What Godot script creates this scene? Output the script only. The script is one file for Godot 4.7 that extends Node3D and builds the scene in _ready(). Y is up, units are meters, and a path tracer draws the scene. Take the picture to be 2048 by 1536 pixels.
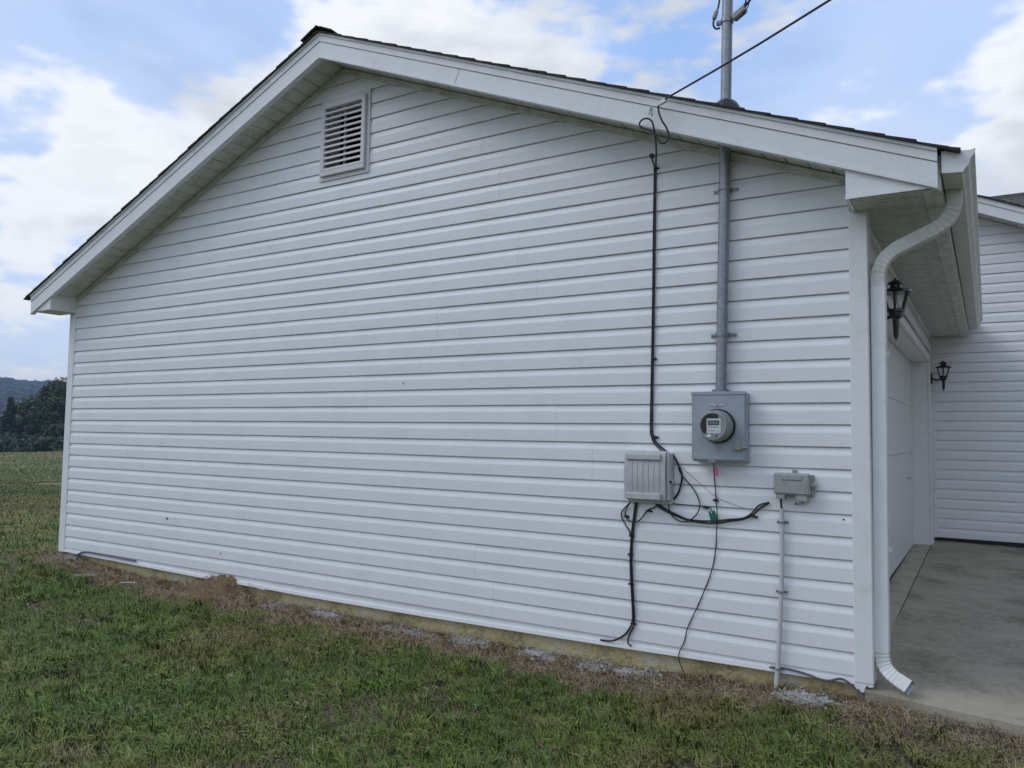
extends Node3D

const PITCH := 0.1146          # exposed height of one siding course
const APEX_X := 3.60
const APEX_Y := 3.98           # underside of the rake fascia at the ridge
const TAN_L := 0.4242
const TAN_R := 0.4028
const LEFT_END := -0.335
const RIGHT_END := 7.635
const WING_Z := -5.75

var mat := {}
var rng := RandomNumberGenerator.new()
var taken := {}
var house: Node3D

# ---------------------------------------------------------------- helpers
func begin() -> SurfaceTool:
	var st := SurfaceTool.new()
	st.begin(Mesh.PRIMITIVE_TRIANGLES)
	st.set_smooth_group(-1)
	return st

func tri(st: SurfaceTool, a: Vector3, b: Vector3, c: Vector3) -> void:
	st.add_vertex(a); st.add_vertex(c); st.add_vertex(b)

func quad(st: SurfaceTool, a: Vector3, b: Vector3, c: Vector3, d: Vector3) -> void:
	tri(st, a, b, c); tri(st, a, c, d)

func obj(called: String, st: SurfaceTool, m: Material, parent: Node = self) -> MeshInstance3D:
	st.generate_normals()
	var o := MeshInstance3D.new()
	o.name = called
	o.mesh = st.commit()
	o.material_override = m
	parent.add_child(o, true)
	return o

func numbered(called: String) -> String:
	var n: int = taken.get(called, 0)
	taken[called] = n + 1
	return called if n == 0 else "%s_%03d" % [called, n]

func tag(o: Node, label: String, category: String, group := "", kind := "") -> void:
	o.set_meta("label", label)
	if category != "":
		o.set_meta("category", category)
	if group != "":
		o.set_meta("group", group)
	if kind != "":
		o.set_meta("kind", kind)

func thing(called: String, label: String, category: String, at := Vector3.ZERO, group := "") -> Node3D:
	var o := Node3D.new()
	o.name = numbered(called)
	add_child(o)
	o.position = at
	tag(o, label, category, group)
	return o

func single(called: String, st: SurfaceTool, m: Material, label: String, category: String, group := "", kind := "") -> MeshInstance3D:
	var o := obj(numbered(called), st, m)
	tag(o, label, category, group, kind)
	return o

# polygon in (u, v), pulled along w, put in place by t
func prism(st: SurfaceTool, poly: Array, w0: float, w1: float, t := Transform3D.IDENTITY) -> void:
	var p := PackedVector2Array(poly)
	var area := 0.0
	for i in p.size():
		var q := p[(i + 1) % p.size()]
		area += p[i].x * q.y - q.x * p[i].y
	if area < 0:
		p.reverse()
	var flip: bool = (t.basis.determinant() < 0) != (w1 < w0)
	var n := p.size()
	for i in n:
		var a: Vector2 = p[i]
		var b: Vector2 = p[(i + 1) % n]
		var va := t * Vector3(a.x, a.y, w0)
		var vb := t * Vector3(b.x, b.y, w0)
		var vc := t * Vector3(b.x, b.y, w1)
		var vd := t * Vector3(a.x, a.y, w1)
		if flip: quad(st, vd, vc, vb, va)
		else: quad(st, va, vb, vc, vd)
	var ids := Geometry2D.triangulate_polygon(p)
	for i in range(0, ids.size(), 3):
		var a: Vector2 = p[ids[i]]
		var b: Vector2 = p[ids[i + 1]]
		var c: Vector2 = p[ids[i + 2]]
		if (b - a).cross(c - a) < 0:
			var s := b; b = c; c = s
		for w in [w0, w1]:
			var va := t * Vector3(a.x, a.y, w)
			var vb := t * Vector3(b.x, b.y, w)
			var vc := t * Vector3(c.x, c.y, w)
			if (w == w1) != flip: tri(st, va, vb, vc)
			else: tri(st, va, vc, vb)

func box(st: SurfaceTool, a: Vector3, b: Vector3, t := Transform3D.IDENTITY) -> void:
	prism(st, [Vector2(a.x, a.y), Vector2(b.x, a.y), Vector2(b.x, b.y), Vector2(a.x, b.y)], a.z, b.z, t)

# box with every edge chamfered by e
func cbox(st: SurfaceTool, a: Vector3, b: Vector3, e: float, t := Transform3D.IDENTITY) -> void:
	var c := (a + b) * 0.5
	var h := (b - a) * 0.5
	var v := func(sx: float, sy: float, sz: float, k: int) -> Vector3:
		var d := Vector3(h.x - (0.0 if k == 0 else e), h.y - (0.0 if k == 1 else e), h.z - (0.0 if k == 2 else e))
		return t * (c + Vector3(sx * d.x, sy * d.y, sz * d.z))
	for s in [-1.0, 1.0]:
		var f := [[v.call(s, -1, -1, 0), v.call(s, 1, -1, 0), v.call(s, 1, 1, 0), v.call(s, -1, 1, 0)],
			[v.call(-1, s, -1, 1), v.call(-1, s, 1, 1), v.call(1, s, 1, 1), v.call(1, s, -1, 1)],
			[v.call(-1, -1, s, 2), v.call(1, -1, s, 2), v.call(1, 1, s, 2), v.call(-1, 1, s, 2)]]
		for q in f:
			facing(st, [q[0], q[1], q[2], q[3]], t * c)
	for s in [-1.0, 1.0]:
		for r in [-1.0, 1.0]:
			facing(st, [v.call(s, r, -1, 0), v.call(s, r, 1, 0), v.call(s, r, 1, 1), v.call(s, r, -1, 1)], t * c)
			facing(st, [v.call(s, -1, r, 0), v.call(s, 1, r, 0), v.call(s, 1, r, 2), v.call(s, -1, r, 2)], t * c)
			facing(st, [v.call(-1, s, r, 1), v.call(1, s, r, 1), v.call(1, s, r, 2), v.call(-1, s, r, 2)], t * c)
			for q in [-1.0, 1.0]:
				facing(st, [v.call(s, r, q, 0), v.call(s, r, q, 1), v.call(s, r, q, 2)], t * c)

# polygon turned so that it faces away from the point c
func facing(st: SurfaceTool, p: Array, c: Vector3) -> void:
	var a: Vector3 = p[0]
	var b: Vector3 = p[1]
	var d: Vector3 = p[2]
	if (b - a).cross(d - a).dot(a - c) < 0:
		p.reverse()
	for i in range(1, p.size() - 1):
		tri(st, p[0], p[i], p[i + 1])

func smooth_path(pts: Array, per: int) -> Array:
	var out := []
	for i in pts.size() - 1:
		var p0: Vector3 = pts[max(i - 1, 0)]
		var p1: Vector3 = pts[i]
		var p2: Vector3 = pts[i + 1]
		var p3: Vector3 = pts[min(i + 2, pts.size() - 1)]
		for k in per:
			out.append(p1.cubic_interpolate(p2, p0, p3, float(k) / per))
	out.append(pts[-1])
	return out

# section (2D points) swept along a path; up sets how the section is turned
func sweep(st: SurfaceTool, path: Array, section: Array, up: Vector3, grow := [], capped := true) -> void:
	var rings := []
	var fw := Vector3.ZERO
	for i in path.size():
		var a: Vector3 = path[max(i - 1, 0)]
		var b: Vector3 = path[min(i + 1, path.size() - 1)]
		if (b - a).length() > 1e-6:
			fw = (b - a).normalized()
		var side := fw.cross(up)
		side = side.normalized() if side.length() > 1e-4 else Vector3.RIGHT
		var u := side.cross(fw).normalized()
		up = u
		var g: float = grow[i] if grow.size() else 1.0
		var ring := []
		for s in section:
			ring.append(path[i] + side * s.x * g + u * s.y * g)
		rings.append(ring)
	var n := section.size()
	for i in rings.size() - 1:
		for k in n:
			quad(st, rings[i][k], rings[i][(k + 1) % n], rings[i + 1][(k + 1) % n], rings[i + 1][k])
	if capped:
		st.set_smooth_group(-1)
		for k in range(1, n - 1):
			tri(st, rings[0][0], rings[0][k + 1], rings[0][k])
			tri(st, rings[-1][0], rings[-1][k], rings[-1][k + 1])

func ring_section(r: float, n: int) -> Array:
	var s := []
	for i in n:
		var a := TAU * i / n
		s.append(Vector2(cos(a), sin(a)) * r)
	return s

func tube(st: SurfaceTool, pts: Array, r: float, n := 8, per := 4, grow := []) -> void:
	st.set_smooth_group(0)
	var p := smooth_path(pts, per) if per > 1 else pts
	var d: Vector3 = (p[1] - p[0]).normalized()
	sweep(st, p, ring_section(r, n), Vector3.UP if absf(d.y) < 0.9 else Vector3.BACK, grow)
	st.set_smooth_group(-1)

# profile of (radius, height) turned about the y axis of t
func lathe(st: SurfaceTool, prof: Array, n: int, t := Transform3D.IDENTITY, soft := true) -> void:
	for i in prof.size() - 1:
		var a: Vector2 = prof[i]
		var b: Vector2 = prof[i + 1]
		st.set_smooth_group(i + 1 if soft else -1)
		for k in n:
			var p := TAU * k / n
			var q := TAU * (k + 1) / n
			var v := [t * Vector3(a.x * cos(p), a.y, a.x * sin(p)), t * Vector3(a.x * cos(q), a.y, a.x * sin(q)),
				t * Vector3(b.x * cos(q), b.y, b.x * sin(q)), t * Vector3(b.x * cos(p), b.y, b.x * sin(p))]
			if a.x < 1e-5: tri(st, v[0], v[3], v[2])
			elif b.x < 1e-5: tri(st, v[0], v[2], v[1])
			else: quad(st, v[0], v[3], v[2], v[1])
	st.set_smooth_group(-1)

func along(a: Vector3, to: Vector3) -> Transform3D:      # y axis of the result points along to
	var y := to.normalized()
	var x := y.cross(Vector3.FORWARD if absf(y.z) < 0.9 else Vector3.UP).normalized()
	return Transform3D(Basis(x, y, x.cross(y)), a)

# ---------------------------------------------------------------- textures and materials
func noise(seed_: int, freq: float, oct := 4, gain := 0.5) -> FastNoiseLite:
	var n := FastNoiseLite.new()
	n.seed = seed_
	n.noise_type = FastNoiseLite.TYPE_SIMPLEX_SMOOTH
	n.frequency = freq
	n.fractal_octaves = oct
	n.fractal_gain = gain
	return n

func noise_img(n: FastNoiseLite, size: int) -> PackedByteArray:
	var img := n.get_seamless_image(size, size)
	img.convert(Image.FORMAT_L8)
	return img.get_data()

# two noise layers through a colour ramp (linear colours)
func ramp_tex(size: int, a: FastNoiseLite, b: FastNoiseLite, share: float, stops: Array) -> ImageTexture:
	var da := noise_img(a, size)
	var db := noise_img(b, size)
	var lut := PackedByteArray()
	for i in 256:
		var t := i / 255.0
		var c: Color = stops[-1][1]
		for k in stops.size() - 1:
			if t <= stops[k + 1][0]:
				c = stops[k][1].lerp(stops[k + 1][1], clampf((t - stops[k][0]) / (stops[k + 1][0] - stops[k][0]), 0, 1))
				break
		c = c.linear_to_srgb()
		lut.append(int(clampf(c.r, 0, 1) * 255)); lut.append(int(clampf(c.g, 0, 1) * 255)); lut.append(int(clampf(c.b, 0, 1) * 255))
	var out := PackedByteArray()
	out.resize(size * size * 3)
	var sa := int(share * 256)
	for i in size * size:
		var v := (da[i] * (256 - sa) + db[i] * sa) >> 8
		out[i * 3] = lut[v * 3]
		out[i * 3 + 1] = lut[v * 3 + 1]
		out[i * 3 + 2] = lut[v * 3 + 2]
	var img := Image.create_from_data(size, size, false, Image.FORMAT_RGB8, out)
	img.generate_mipmaps()
	return ImageTexture.create_from_image(img)

func bump_tex(size: int, n: FastNoiseLite, depth: float) -> ImageTexture:
	var img := n.get_seamless_image(size, size)
	img.convert(Image.FORMAT_RGBA8)
	img.bump_map_to_normal_map(depth)
	return ImageTexture.create_from_image(img)

func plain(c: Color, rough := 0.5, metal := 0.0) -> StandardMaterial3D:
	var m := StandardMaterial3D.new()
	m.albedo_color = c.linear_to_srgb()
	m.roughness = rough
	m.metallic = metal
	return m

func textured(tex: Texture2D, metres: float, rough := 0.6, bump: Texture2D = null, strength := 1.0) -> StandardMaterial3D:
	var m := StandardMaterial3D.new()
	m.albedo_texture = tex
	m.roughness = rough
	m.uv1_triplanar = true
	m.uv1_world_triplanar = true
	m.uv1_scale = Vector3.ONE / metres
	if bump:
		m.normal_enabled = true
		m.normal_texture = bump
		m.normal_scale = strength
	return m

func grey(v: float, w := 0.0) -> Color:          # neutral, w > 0 a little warmer
	return Color(v * (1 + w), v, v * (1 - w))

func make_materials() -> void:
	var fine := noise(3, 0.06, 3)
	var mid := noise(5, 0.012, 4)
	var vinyl_tex := ramp_tex(512, noise(11, 0.008, 5, 0.6), noise(12, 0.09, 2), 0.35,
		[[0.0, Color(0.745, 0.74, 0.71)], [0.32, Color(0.795, 0.795, 0.785)], [0.5, Color(0.815, 0.815, 0.81)], [1.0, Color(0.84, 0.84, 0.84)]])
	mat.vinyl = textured(vinyl_tex, 1.7, 0.42)
	mat.trim = textured(ramp_tex(512, noise(21, 0.01, 5, 0.6), noise(22, 0.08, 2), 0.3,
		[[0.0, Color(0.66, 0.66, 0.62)], [0.35, Color(0.79, 0.79, 0.77)], [1.0, Color(0.84, 0.84, 0.835)]]), 1.3, 0.38)
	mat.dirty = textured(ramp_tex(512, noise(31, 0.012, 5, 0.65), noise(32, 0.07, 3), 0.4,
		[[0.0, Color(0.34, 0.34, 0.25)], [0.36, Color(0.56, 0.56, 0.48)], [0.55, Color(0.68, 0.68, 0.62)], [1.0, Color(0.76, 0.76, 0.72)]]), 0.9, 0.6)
	mat.spout = textured(ramp_tex(512, noise(33, 0.012, 5, 0.65), noise(34, 0.09, 3), 0.4,
		[[0.0, Color(0.50, 0.50, 0.42)], [0.36, Color(0.66, 0.66, 0.60)], [0.55, Color(0.73, 0.73, 0.69)], [1.0, Color(0.78, 0.78, 0.75)]]), 0.8, 0.5)
	mat.vent = plain(Color(0.68, 0.665, 0.65), 0.5)
	mat.dark = plain(Color(0.012, 0.012, 0.014), 0.9)
	mat.shingle = textured(ramp_tex(512, noise(41, 0.15, 2), noise(42, 0.01, 3), 0.35,
		[[0.0, Color(0.012, 0.011, 0.012)], [0.5, Color(0.045, 0.038, 0.036)], [1.0, Color(0.11, 0.095, 0.085)]]), 0.5, 0.9, bump_tex(512, noise(43, 0.2, 2), 3.0), 0.8)
	mat.old_shingle = textured(ramp_tex(512, noise(44, 0.15, 2), noise(45, 0.01, 3), 0.35,
		[[0.0, Color(0.06, 0.06, 0.05)], [0.5, Color(0.14, 0.135, 0.115)], [1.0, Color(0.24, 0.23, 0.20)]]), 0.5, 0.95)
	mat.foundation = textured(ramp_tex(1024, noise(51, 0.006, 5, 0.6), noise(52, 0.06, 4, 0.6), 0.35,
		[[0.0, Color(0.14, 0.125, 0.075)], [0.36, Color(0.34, 0.295, 0.155)], [0.48, Color(0.50, 0.40, 0.185)], [0.60, Color(0.45, 0.41, 0.265)], [1.0, Color(0.55, 0.52, 0.42)]]), 2.2, 0.9, bump_tex(1024, noise(53, 0.05, 5, 0.7), 4.0), 1.0)
	mat.slab = textured(ramp_tex(1024, noise(61, 0.004, 6, 0.62), noise(62, 0.05, 4, 0.7), 0.33,
		[[0.0, Color(0.09, 0.080, 0.050)], [0.34, Color(0.22, 0.190, 0.135)], [0.47, Color(0.305, 0.266, 0.195)], [0.6, Color(0.36, 0.316, 0.236)], [1.0, Color(0.44, 0.394, 0.300)]]), 3.3, 0.85, bump_tex(1024, noise(63, 0.09, 4, 0.7), 2.0), 0.5)
	mat.sill = textured(ramp_tex(512, noise(64, 0.008, 5, 0.6), noise(65, 0.07, 4, 0.7), 0.4,
		[[0.0, Color(0.18, 0.155, 0.105)], [0.45, Color(0.42, 0.375, 0.28)], [1.0, Color(0.52, 0.475, 0.37)]]), 1.1, 0.85)
	mat.rubble = textured(ramp_tex(512, noise(66, 0.03, 4, 0.7), noise(67, 0.12, 3, 0.7), 0.5,
		[[0.0, Color(0.12, 0.11, 0.095)], [0.42, Color(0.38, 0.37, 0.345)], [1.0, Color(0.66, 0.655, 0.63)]]), 0.22, 0.95, bump_tex(512, noise(68, 0.08, 4, 0.7), 6.0), 1.0)
	mat.soil = textured(ramp_tex(1024, noise(71, 0.02, 5, 0.7), noise(72, 0.14, 3, 0.7), 0.45,
		[[0.0, Color(0.28, 0.28, 0.28)], [0.5, Color(0.72, 0.72, 0.72)], [1.0, Color(1, 1, 1)]]), 1.6, 0.95, bump_tex(1024, noise(73, 0.08, 5, 0.7), 8.0), 1.0)
	mat.soil.vertex_color_use_as_albedo = true
	mat.mound = textured(ramp_tex(512, noise(74, 0.02, 4, 0.7), noise(75, 0.15, 3, 0.7), 0.5,
		[[0.0, Color(0.05, 0.030, 0.016)], [0.5, Color(0.185, 0.118, 0.058)], [1.0, Color(0.44, 0.31, 0.17)]]), 0.25, 0.98, bump_tex(512, noise(76, 0.12, 4, 0.7), 8.0), 1.0)
	mat.galv = textured(ramp_tex(256, noise(81, 0.03, 3), noise(82, 0.1, 2), 0.4,
		[[0.0, Color(0.20, 0.21, 0.225)], [0.5, Color(0.29, 0.305, 0.325)], [1.0, Color(0.40, 0.415, 0.43)]]), 0.3, 0.42)
	mat.galv.metallic = 0.55
	mat.galv.uv1_world_triplanar = true
	mat.meter_paint = textured(ramp_tex(256, noise(83, 0.02, 4), noise(84, 0.1, 2), 0.3,
		[[0.0, Color(0.28, 0.31, 0.34)], [0.5, Color(0.35, 0.385, 0.42)], [1.0, Color(0.39, 0.42, 0.455)]]), 0.5, 0.45)
	mat.cable_grey = textured(ramp_tex(256, noise(85, 0.02, 4), noise(86, 0.1, 2), 0.3,
		[[0.0, Color(0.40, 0.40, 0.39)], [0.5, Color(0.50, 0.50, 0.49)], [1.0, Color(0.55, 0.55, 0.54)]]), 0.5, 0.55)
	mat.phone_grey = textured(ramp_tex(256, noise(87, 0.02, 4), noise(88, 0.1, 2), 0.3,
		[[0.0, Color(0.25, 0.265, 0.23)], [0.5, Color(0.35, 0.365, 0.34)], [1.0, Color(0.39, 0.405, 0.38)]]), 0.5, 0.55)
	mat.pvc = plain(Color(0.54, 0.55, 0.56), 0.5)
	mat.meter_case = plain(Color(0.30, 0.325, 0.31), 0.35)
	mat.dial = plain(Color(0.62, 0.64, 0.66), 0.4)
	mat.lcd = plain(Color(0.16, 0.18, 0.13), 0.15)
	mat.black = plain(Color(0.018, 0.018, 0.02), 0.45)
	mat.cable = plain(Color(0.016, 0.016, 0.018), 0.5)
	mat.grey_cable = plain(Color(0.10, 0.105, 0.11), 0.55)
	mat.print = plain(Color(0.12, 0.12, 0.14), 0.5)
	mat.iron = plain(Color(0.010, 0.010, 0.011), 0.32)
	mat.brass = plain(Color(0.36, 0.33, 0.26), 0.45, 0.4)
	mat.steel = plain(Color(0.55, 0.54, 0.50), 0.35, 0.7)
	mat.insulator = plain(Color(0.35, 0.35, 0.33), 0.45)
	mat.green = plain(Color(0.01, 0.13, 0.095), 0.45)
	mat.green_wire = plain(Color(0.015, 0.08, 0.045), 0.5)
	mat.pink = plain(Color(0.62, 0.15, 0.26), 0.5)
	mat.white_plastic = plain(Color(0.75, 0.75, 0.73), 0.5)
	mat.speck = plain(Color(0.03, 0.025, 0.02), 0.8)
	var g := plain(Color(0.9, 0.95, 0.93), 0.03)
	g.transparency = BaseMaterial3D.TRANSPARENCY_ALPHA
	g.albedo_color.a = 0.14
	mat.glass = g
	var b := StandardMaterial3D.new()
	b.vertex_color_use_as_albedo = true
	b.roughness = 0.6
	b.backlight = Color(0.25, 0.25, 0.2)
	b.cull_mode = BaseMaterial3D.CULL_DISABLED
	mat.blade = b
	var leaf := StandardMaterial3D.new()
	leaf.vertex_color_use_as_albedo = true
	leaf.roughness = 0.65
	leaf.cull_mode = BaseMaterial3D.CULL_DISABLED
	mat.leaf = leaf
	mat.bark = textured(ramp_tex(256, noise(91, 0.03, 4), noise(92, 0.1, 2), 0.4,
		[[0.0, Color(0.03, 0.025, 0.02)], [1.0, Color(0.14, 0.115, 0.09)]]), 0.8, 0.95)

# ---------------------------------------------------------------- sky
func make_sky() -> Texture2D:
	var w := 2048
	var h := 1024
	var big := noise(101, 2.2, 5, 0.55)
	var puff := noise(102, 6.5, 5, 0.62)
	var soft := noise(103, 1.1, 3, 0.5)
	# cloud banks and clear gaps seen in the photograph: azimuth, elevation, size across, size up (degrees), weight
	var banks := [[-60.3, 21.3, 2.0, 1.6, 0.8], [-60.8, 18.4, 2.0, 2.4, 0.9], [-55.5, 19.5, 3.0, 2.6, 1.1], [-50.5, 21.8, 3.0, 2.2, 1.1], [-57.5, 16.0, 5.0, 2.6, 0.8], [-64.0, 13.2, 2.0, 1.5, 1.0], [-65.0, 11.0, 2.2, 1.2, 0.9],
		[-62.6, 9.7, 1.4, 0.7, 0.5], [-64.2, 7.6, 3.0, 0.9, 0.5], [-62.5, 3.5, 6.0, 1.6, 0.45], [-65.0, 21.5, 2.4, 5.0, 0.35], [-46.0, 25.0, 3.0, 3.0, 0.8], [-40.0, 27.5, 5.0, 4.0, 1.1], [-33.0, 26.5, 5.0, 3.5, 0.9], [-26.0, 28.0, 5.0, 4.0, 0.6], [-20.0, 24.0, 5.0, 3.0, 0.12],
		[2.8, 17.0, 2.6, 2.2, 1.2], [4.5, 19.5, 2.6, 2.6, 1.1], [-53.5, 25.6, 3.6, 1.8, -0.9], [-57.6, 21.8, 1.5, 1.6, -0.6], [-60.5, 25.5, 2.6, 1.4, -0.4], [-3.0, 21.5, 3.4, 2.6, -0.7], [-13.0, 23.0, 5.0, 3.5, -0.55], [-7.0, 26.5, 6.0, 2.2, -0.35], [0.5, 26.0, 3.0, 2.0, -0.45], [-63.4, 9.2, 2.4, 0.5, -0.4]]
	var img := Image.create_empty(w, h, false, Image.FORMAT_RGBF)
	var buf := PackedFloat32Array()
	buf.resize(w * h * 3)
	for y in h:
		var el := PI * (0.5 - (y + 0.5) / h)
		var sy := sin(el)
		var cy := cos(el)
		var eld := rad_to_deg(el)
		if eld < -1.0:
			for x in w:
				var k := (y * w + x) * 3
				buf[k] = 0.16; buf[k + 1] = 0.17; buf[k + 2] = 0.12
			continue
		var t := pow(1.0 - clampf(sy, 0, 1), 2.6)
		var br := lerpf(0.130, 0.58, t)
		var bg := lerpf(0.33, 0.69, t)
		var bb := lerpf(0.78, 0.84, t)
		var squash := 1.0 / (0.32 + maxf(sy, 0.0))
		for x in w:
			var az := wrapf(TAU * (x + 0.5) / w, -PI, PI)
			var azd := rad_to_deg(az)
			var dx := sin(az) * cy
			var dz := -cos(az) * cy
			var px := dx * squash
			var pz := dz * squash
			var n := big.get_noise_3d(px, pz, sy * 1.6)
			var p := puff.get_noise_3d(px, pz, sy * 4.0)
			var v := n * 0.85 + p * 0.58 + 0.10
			if azd > -90 and azd < 30 and eld < 45:
				for b in banks:
					var ax: float = (azd - b[0]) / b[2]
					var ey: float = (eld - b[1]) / b[3]
					var r := ax * ax + ey * ey
					if r < 9.0:
						v += b[4] * 0.62 * exp(-r)
			var c := smoothstep(-0.04, 0.40, v)
			var veil := 0.20 + 0.34 * clampf(soft.get_noise_3d(px, pz, 3.0) + 0.4, 0, 1)
			var core := smoothstep(0.55, 1.1, v + 0.25 * p)
			var wr := lerpf(0.80, 0.70, core * 0.4)
			c = clampf(c + veil * (1.0 - c), 0, 1)
			var shade := 1.0 - 0.30 * smoothstep(0.0, 0.6, soft.get_noise_3d(px * 1.7, pz * 1.7, 9.0) + 0.25 * p)
			var k := (y * w + x) * 3
			buf[k] = lerpf(br, wr * shade * 0.965, c)
			buf[k + 1] = lerpf(bg, wr * lerpf(1.0, shade, 0.92), c)
			buf[k + 2] = lerpf(bb, wr * lerpf(1.0, shade, 0.8) * 1.05, c)
	img.set_data(w, h, false, Image.FORMAT_RGBF, buf.to_byte_array())
	return ImageTexture.create_from_image(img)

# ---------------------------------------------------------------- ground
var patch_noise: FastNoiseLite
var edge_noise: FastNoiseLite
var lump_noise: FastNoiseLite

func wall_ground(x: float) -> float:
	var t := [[-1.0, -0.10], [0.2, -0.075], [0.6, -0.11], [1.3, -0.15], [5.1, -0.168], [6.0, -0.165], [6.4, -0.14], [7.26, -0.105], [8.0, -0.118], [12.0, -0.17]]
	if x <= t[0][0]: return t[0][1]
	for i in t.size() - 1:
		if x < t[i + 1][0]:
			return lerpf(t[i][1], t[i + 1][1], (x - t[i][0]) / (t[i + 1][0] - t[i][0]))
	return t[-1][1]

func ground_y(x: float, z: float) -> float:
	var y := wall_ground(x) - 0.055 * clampf(z, 0, 6)
	y -= 0.020 * clampf(-x, 0, 170)
	if x > 7.27 and z < slab_front(x) - 0.03:
		y = minf(y, -0.20)
	if x > -0.05 and x < 7.25 and z < -0.05:
		y -= 0.25
	var d := Vector2(x, z).length()
	if z > -0.05 or x < -0.15 or x > 7.3:
		y += 0.012 * patch_noise.get_noise_2d(x * 30, z * 30) * clampf(absf(z) * 3, 0, 1) if d < 40 else 0.25 * patch_noise.get_noise_2d(x * 0.8, z * 0.8)
	return y

func mound_h(x: float, z: float) -> float:      # loose soil heaped against the wall
	if x < 1.5 or x > 3.1 or z > 0.7: return 0.0
	var rx := (x - 2.46) / (0.24 if x > 2.46 else 0.44)
	var hgt := 0.115 * exp(-rx * rx * 1.4) * exp(-pow(maxf(z, 0.0) / 0.22, 2.0)) + 0.035 * exp(-rx * rx * 0.8) * exp(-pow(maxf(z, 0.0) / 0.42, 2.0))
	var k := clampf(hgt * 12.0, 0, 1)
	return hgt + k * (0.024 * lump_noise.get_noise_2d(x * 260, z * 260) + 0.016 * lump_noise.get_noise_2d(x * 800, z * 800))

func strip_edge(x: float) -> float:         # how far the dead grass reaches out from the wall
	var t := [[-1.2, -0.5], [-0.35, -0.15], [0.0, 0.28], [0.8, 0.38], [2.0, 0.44], [3.0, 0.36], [4.0, 0.34], [5.2, 0.40], [6.2, 0.46], [7.0, 0.32], [7.6, 0.36], [9.0, 0.58], [12.0, 0.8]]
	var v := 0.4
	for i in t.size() - 1:
		if x >= t[i][0] and x < t[i + 1][0]:
			v = lerpf(t[i][1], t[i + 1][1], (x - t[i][0]) / (t[i + 1][0] - t[i][0]))
	return v + 0.13 * edge_noise.get_noise_2d(x * 40, 7.0) + 0.10 * edge_noise.get_noise_2d(x * 130, 3.0)

func slab_front(x: float) -> float:
	return 0.035 + (x - 7.27) * 0.123

func dead_amount(x: float, z: float) -> float:
	if x < -0.5 or x > 12.0 or z < -0.6: return 0.0
	var e := strip_edge(x)
	return 1.0 - smoothstep(e - 0.09, e + 0.09, z + 0.10 * edge_noise.get_noise_2d(x * 90, z * 90))

func bare_amount(x: float, z: float) -> float:      # worn earth in the lawn beyond the house corner
	var p := Vector2(x + 14.2, z + 7.1)
	var u := p.dot(Vector2(-0.44, 0.90)) / 8.0
	var w := p.dot(Vector2(0.90, 0.44)) / 0.9 + 1.2 * patch_noise.get_noise_2d(x * 9, z * 9)
	return (1.0 - smoothstep(0.5, 1.1, u * u + w * w)) * smoothstep(-0.5, -0.05, patch_noise.get_noise_2d(x * 7 + 90, z * 7))

func far_color(x: float, z: float, d: float) -> Color:
	var a := patch_noise.get_noise_2d(x * 2.6 + 40, z * 2.6)
	var b := patch_noise.get_noise_2d(x * 8, z * 8 + 70)
	var c := Color(0.115, 0.165, 0.030).lerp(Color(0.26, 0.235, 0.060), clampf(a * 1.7 + b * 0.6 + 0.45, 0, 1))
	c = c.lerp(Color(0.20, 0.15, 0.065), clampf((b - 0.12) * 2.2, 0, 0.6))
	c = c.lerp(Color(0.25, 0.30, 0.085), smoothstep(26.0, 28.0, d + a * 3.0) * 0.8)
	if d > 33.0:
		var g := Color(0.20, 0.26, 0.075).lerp(Color(0.40, 0.345, 0.15), clampf(patch_noise.get_noise_2d(x * 1.3, z * 2.2) * 1.3 + 0.35 + (d - 40.0) * 0.01, 0, 1))
		c = c.lerp(g, smoothstep(33.0, 36.0, d + a * 2.0))
	return c

func ground_color(x: float, z: float) -> Color:
	var d := Vector2(x - 7.8, z - 4.3).length()
	var a := patch_noise.get_noise_2d(x * 6, z * 6)
	var c := Color(0.085, 0.085, 0.04).lerp(Color(0.15, 0.12, 0.065), clampf(a * 1.4 + 0.4, 0, 1))
	if x < -1.0 or d > 14.0:
		c = c.lerp(far_color(x, z, d) * 0.8, clampf(maxf((d - 9.0) / 4.0, 0.0), 0, 1))
	c = c.lerp(Color(0.42, 0.31, 0.20), bare_amount(x, z))
	return c.lerp(Color(0.24, 0.17, 0.095), dead_amount(x, z))

func axis(lo: float, hi: float, step: float, far: float) -> PackedFloat32Array:
	var inner := []
	var v := lo
	while v < hi + 0.001:
		inner.append(v); v += step
	var out := []
	var s := step
	v = lo
	while v > -far:
		s *= 1.13
		v -= s
		out.push_front(v)
	out.append_array(inner)
	s = step
	v = inner[-1]
	while v < far:
		s *= 1.13
		v += s
		out.append(v)
	return PackedFloat32Array(out)

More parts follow.
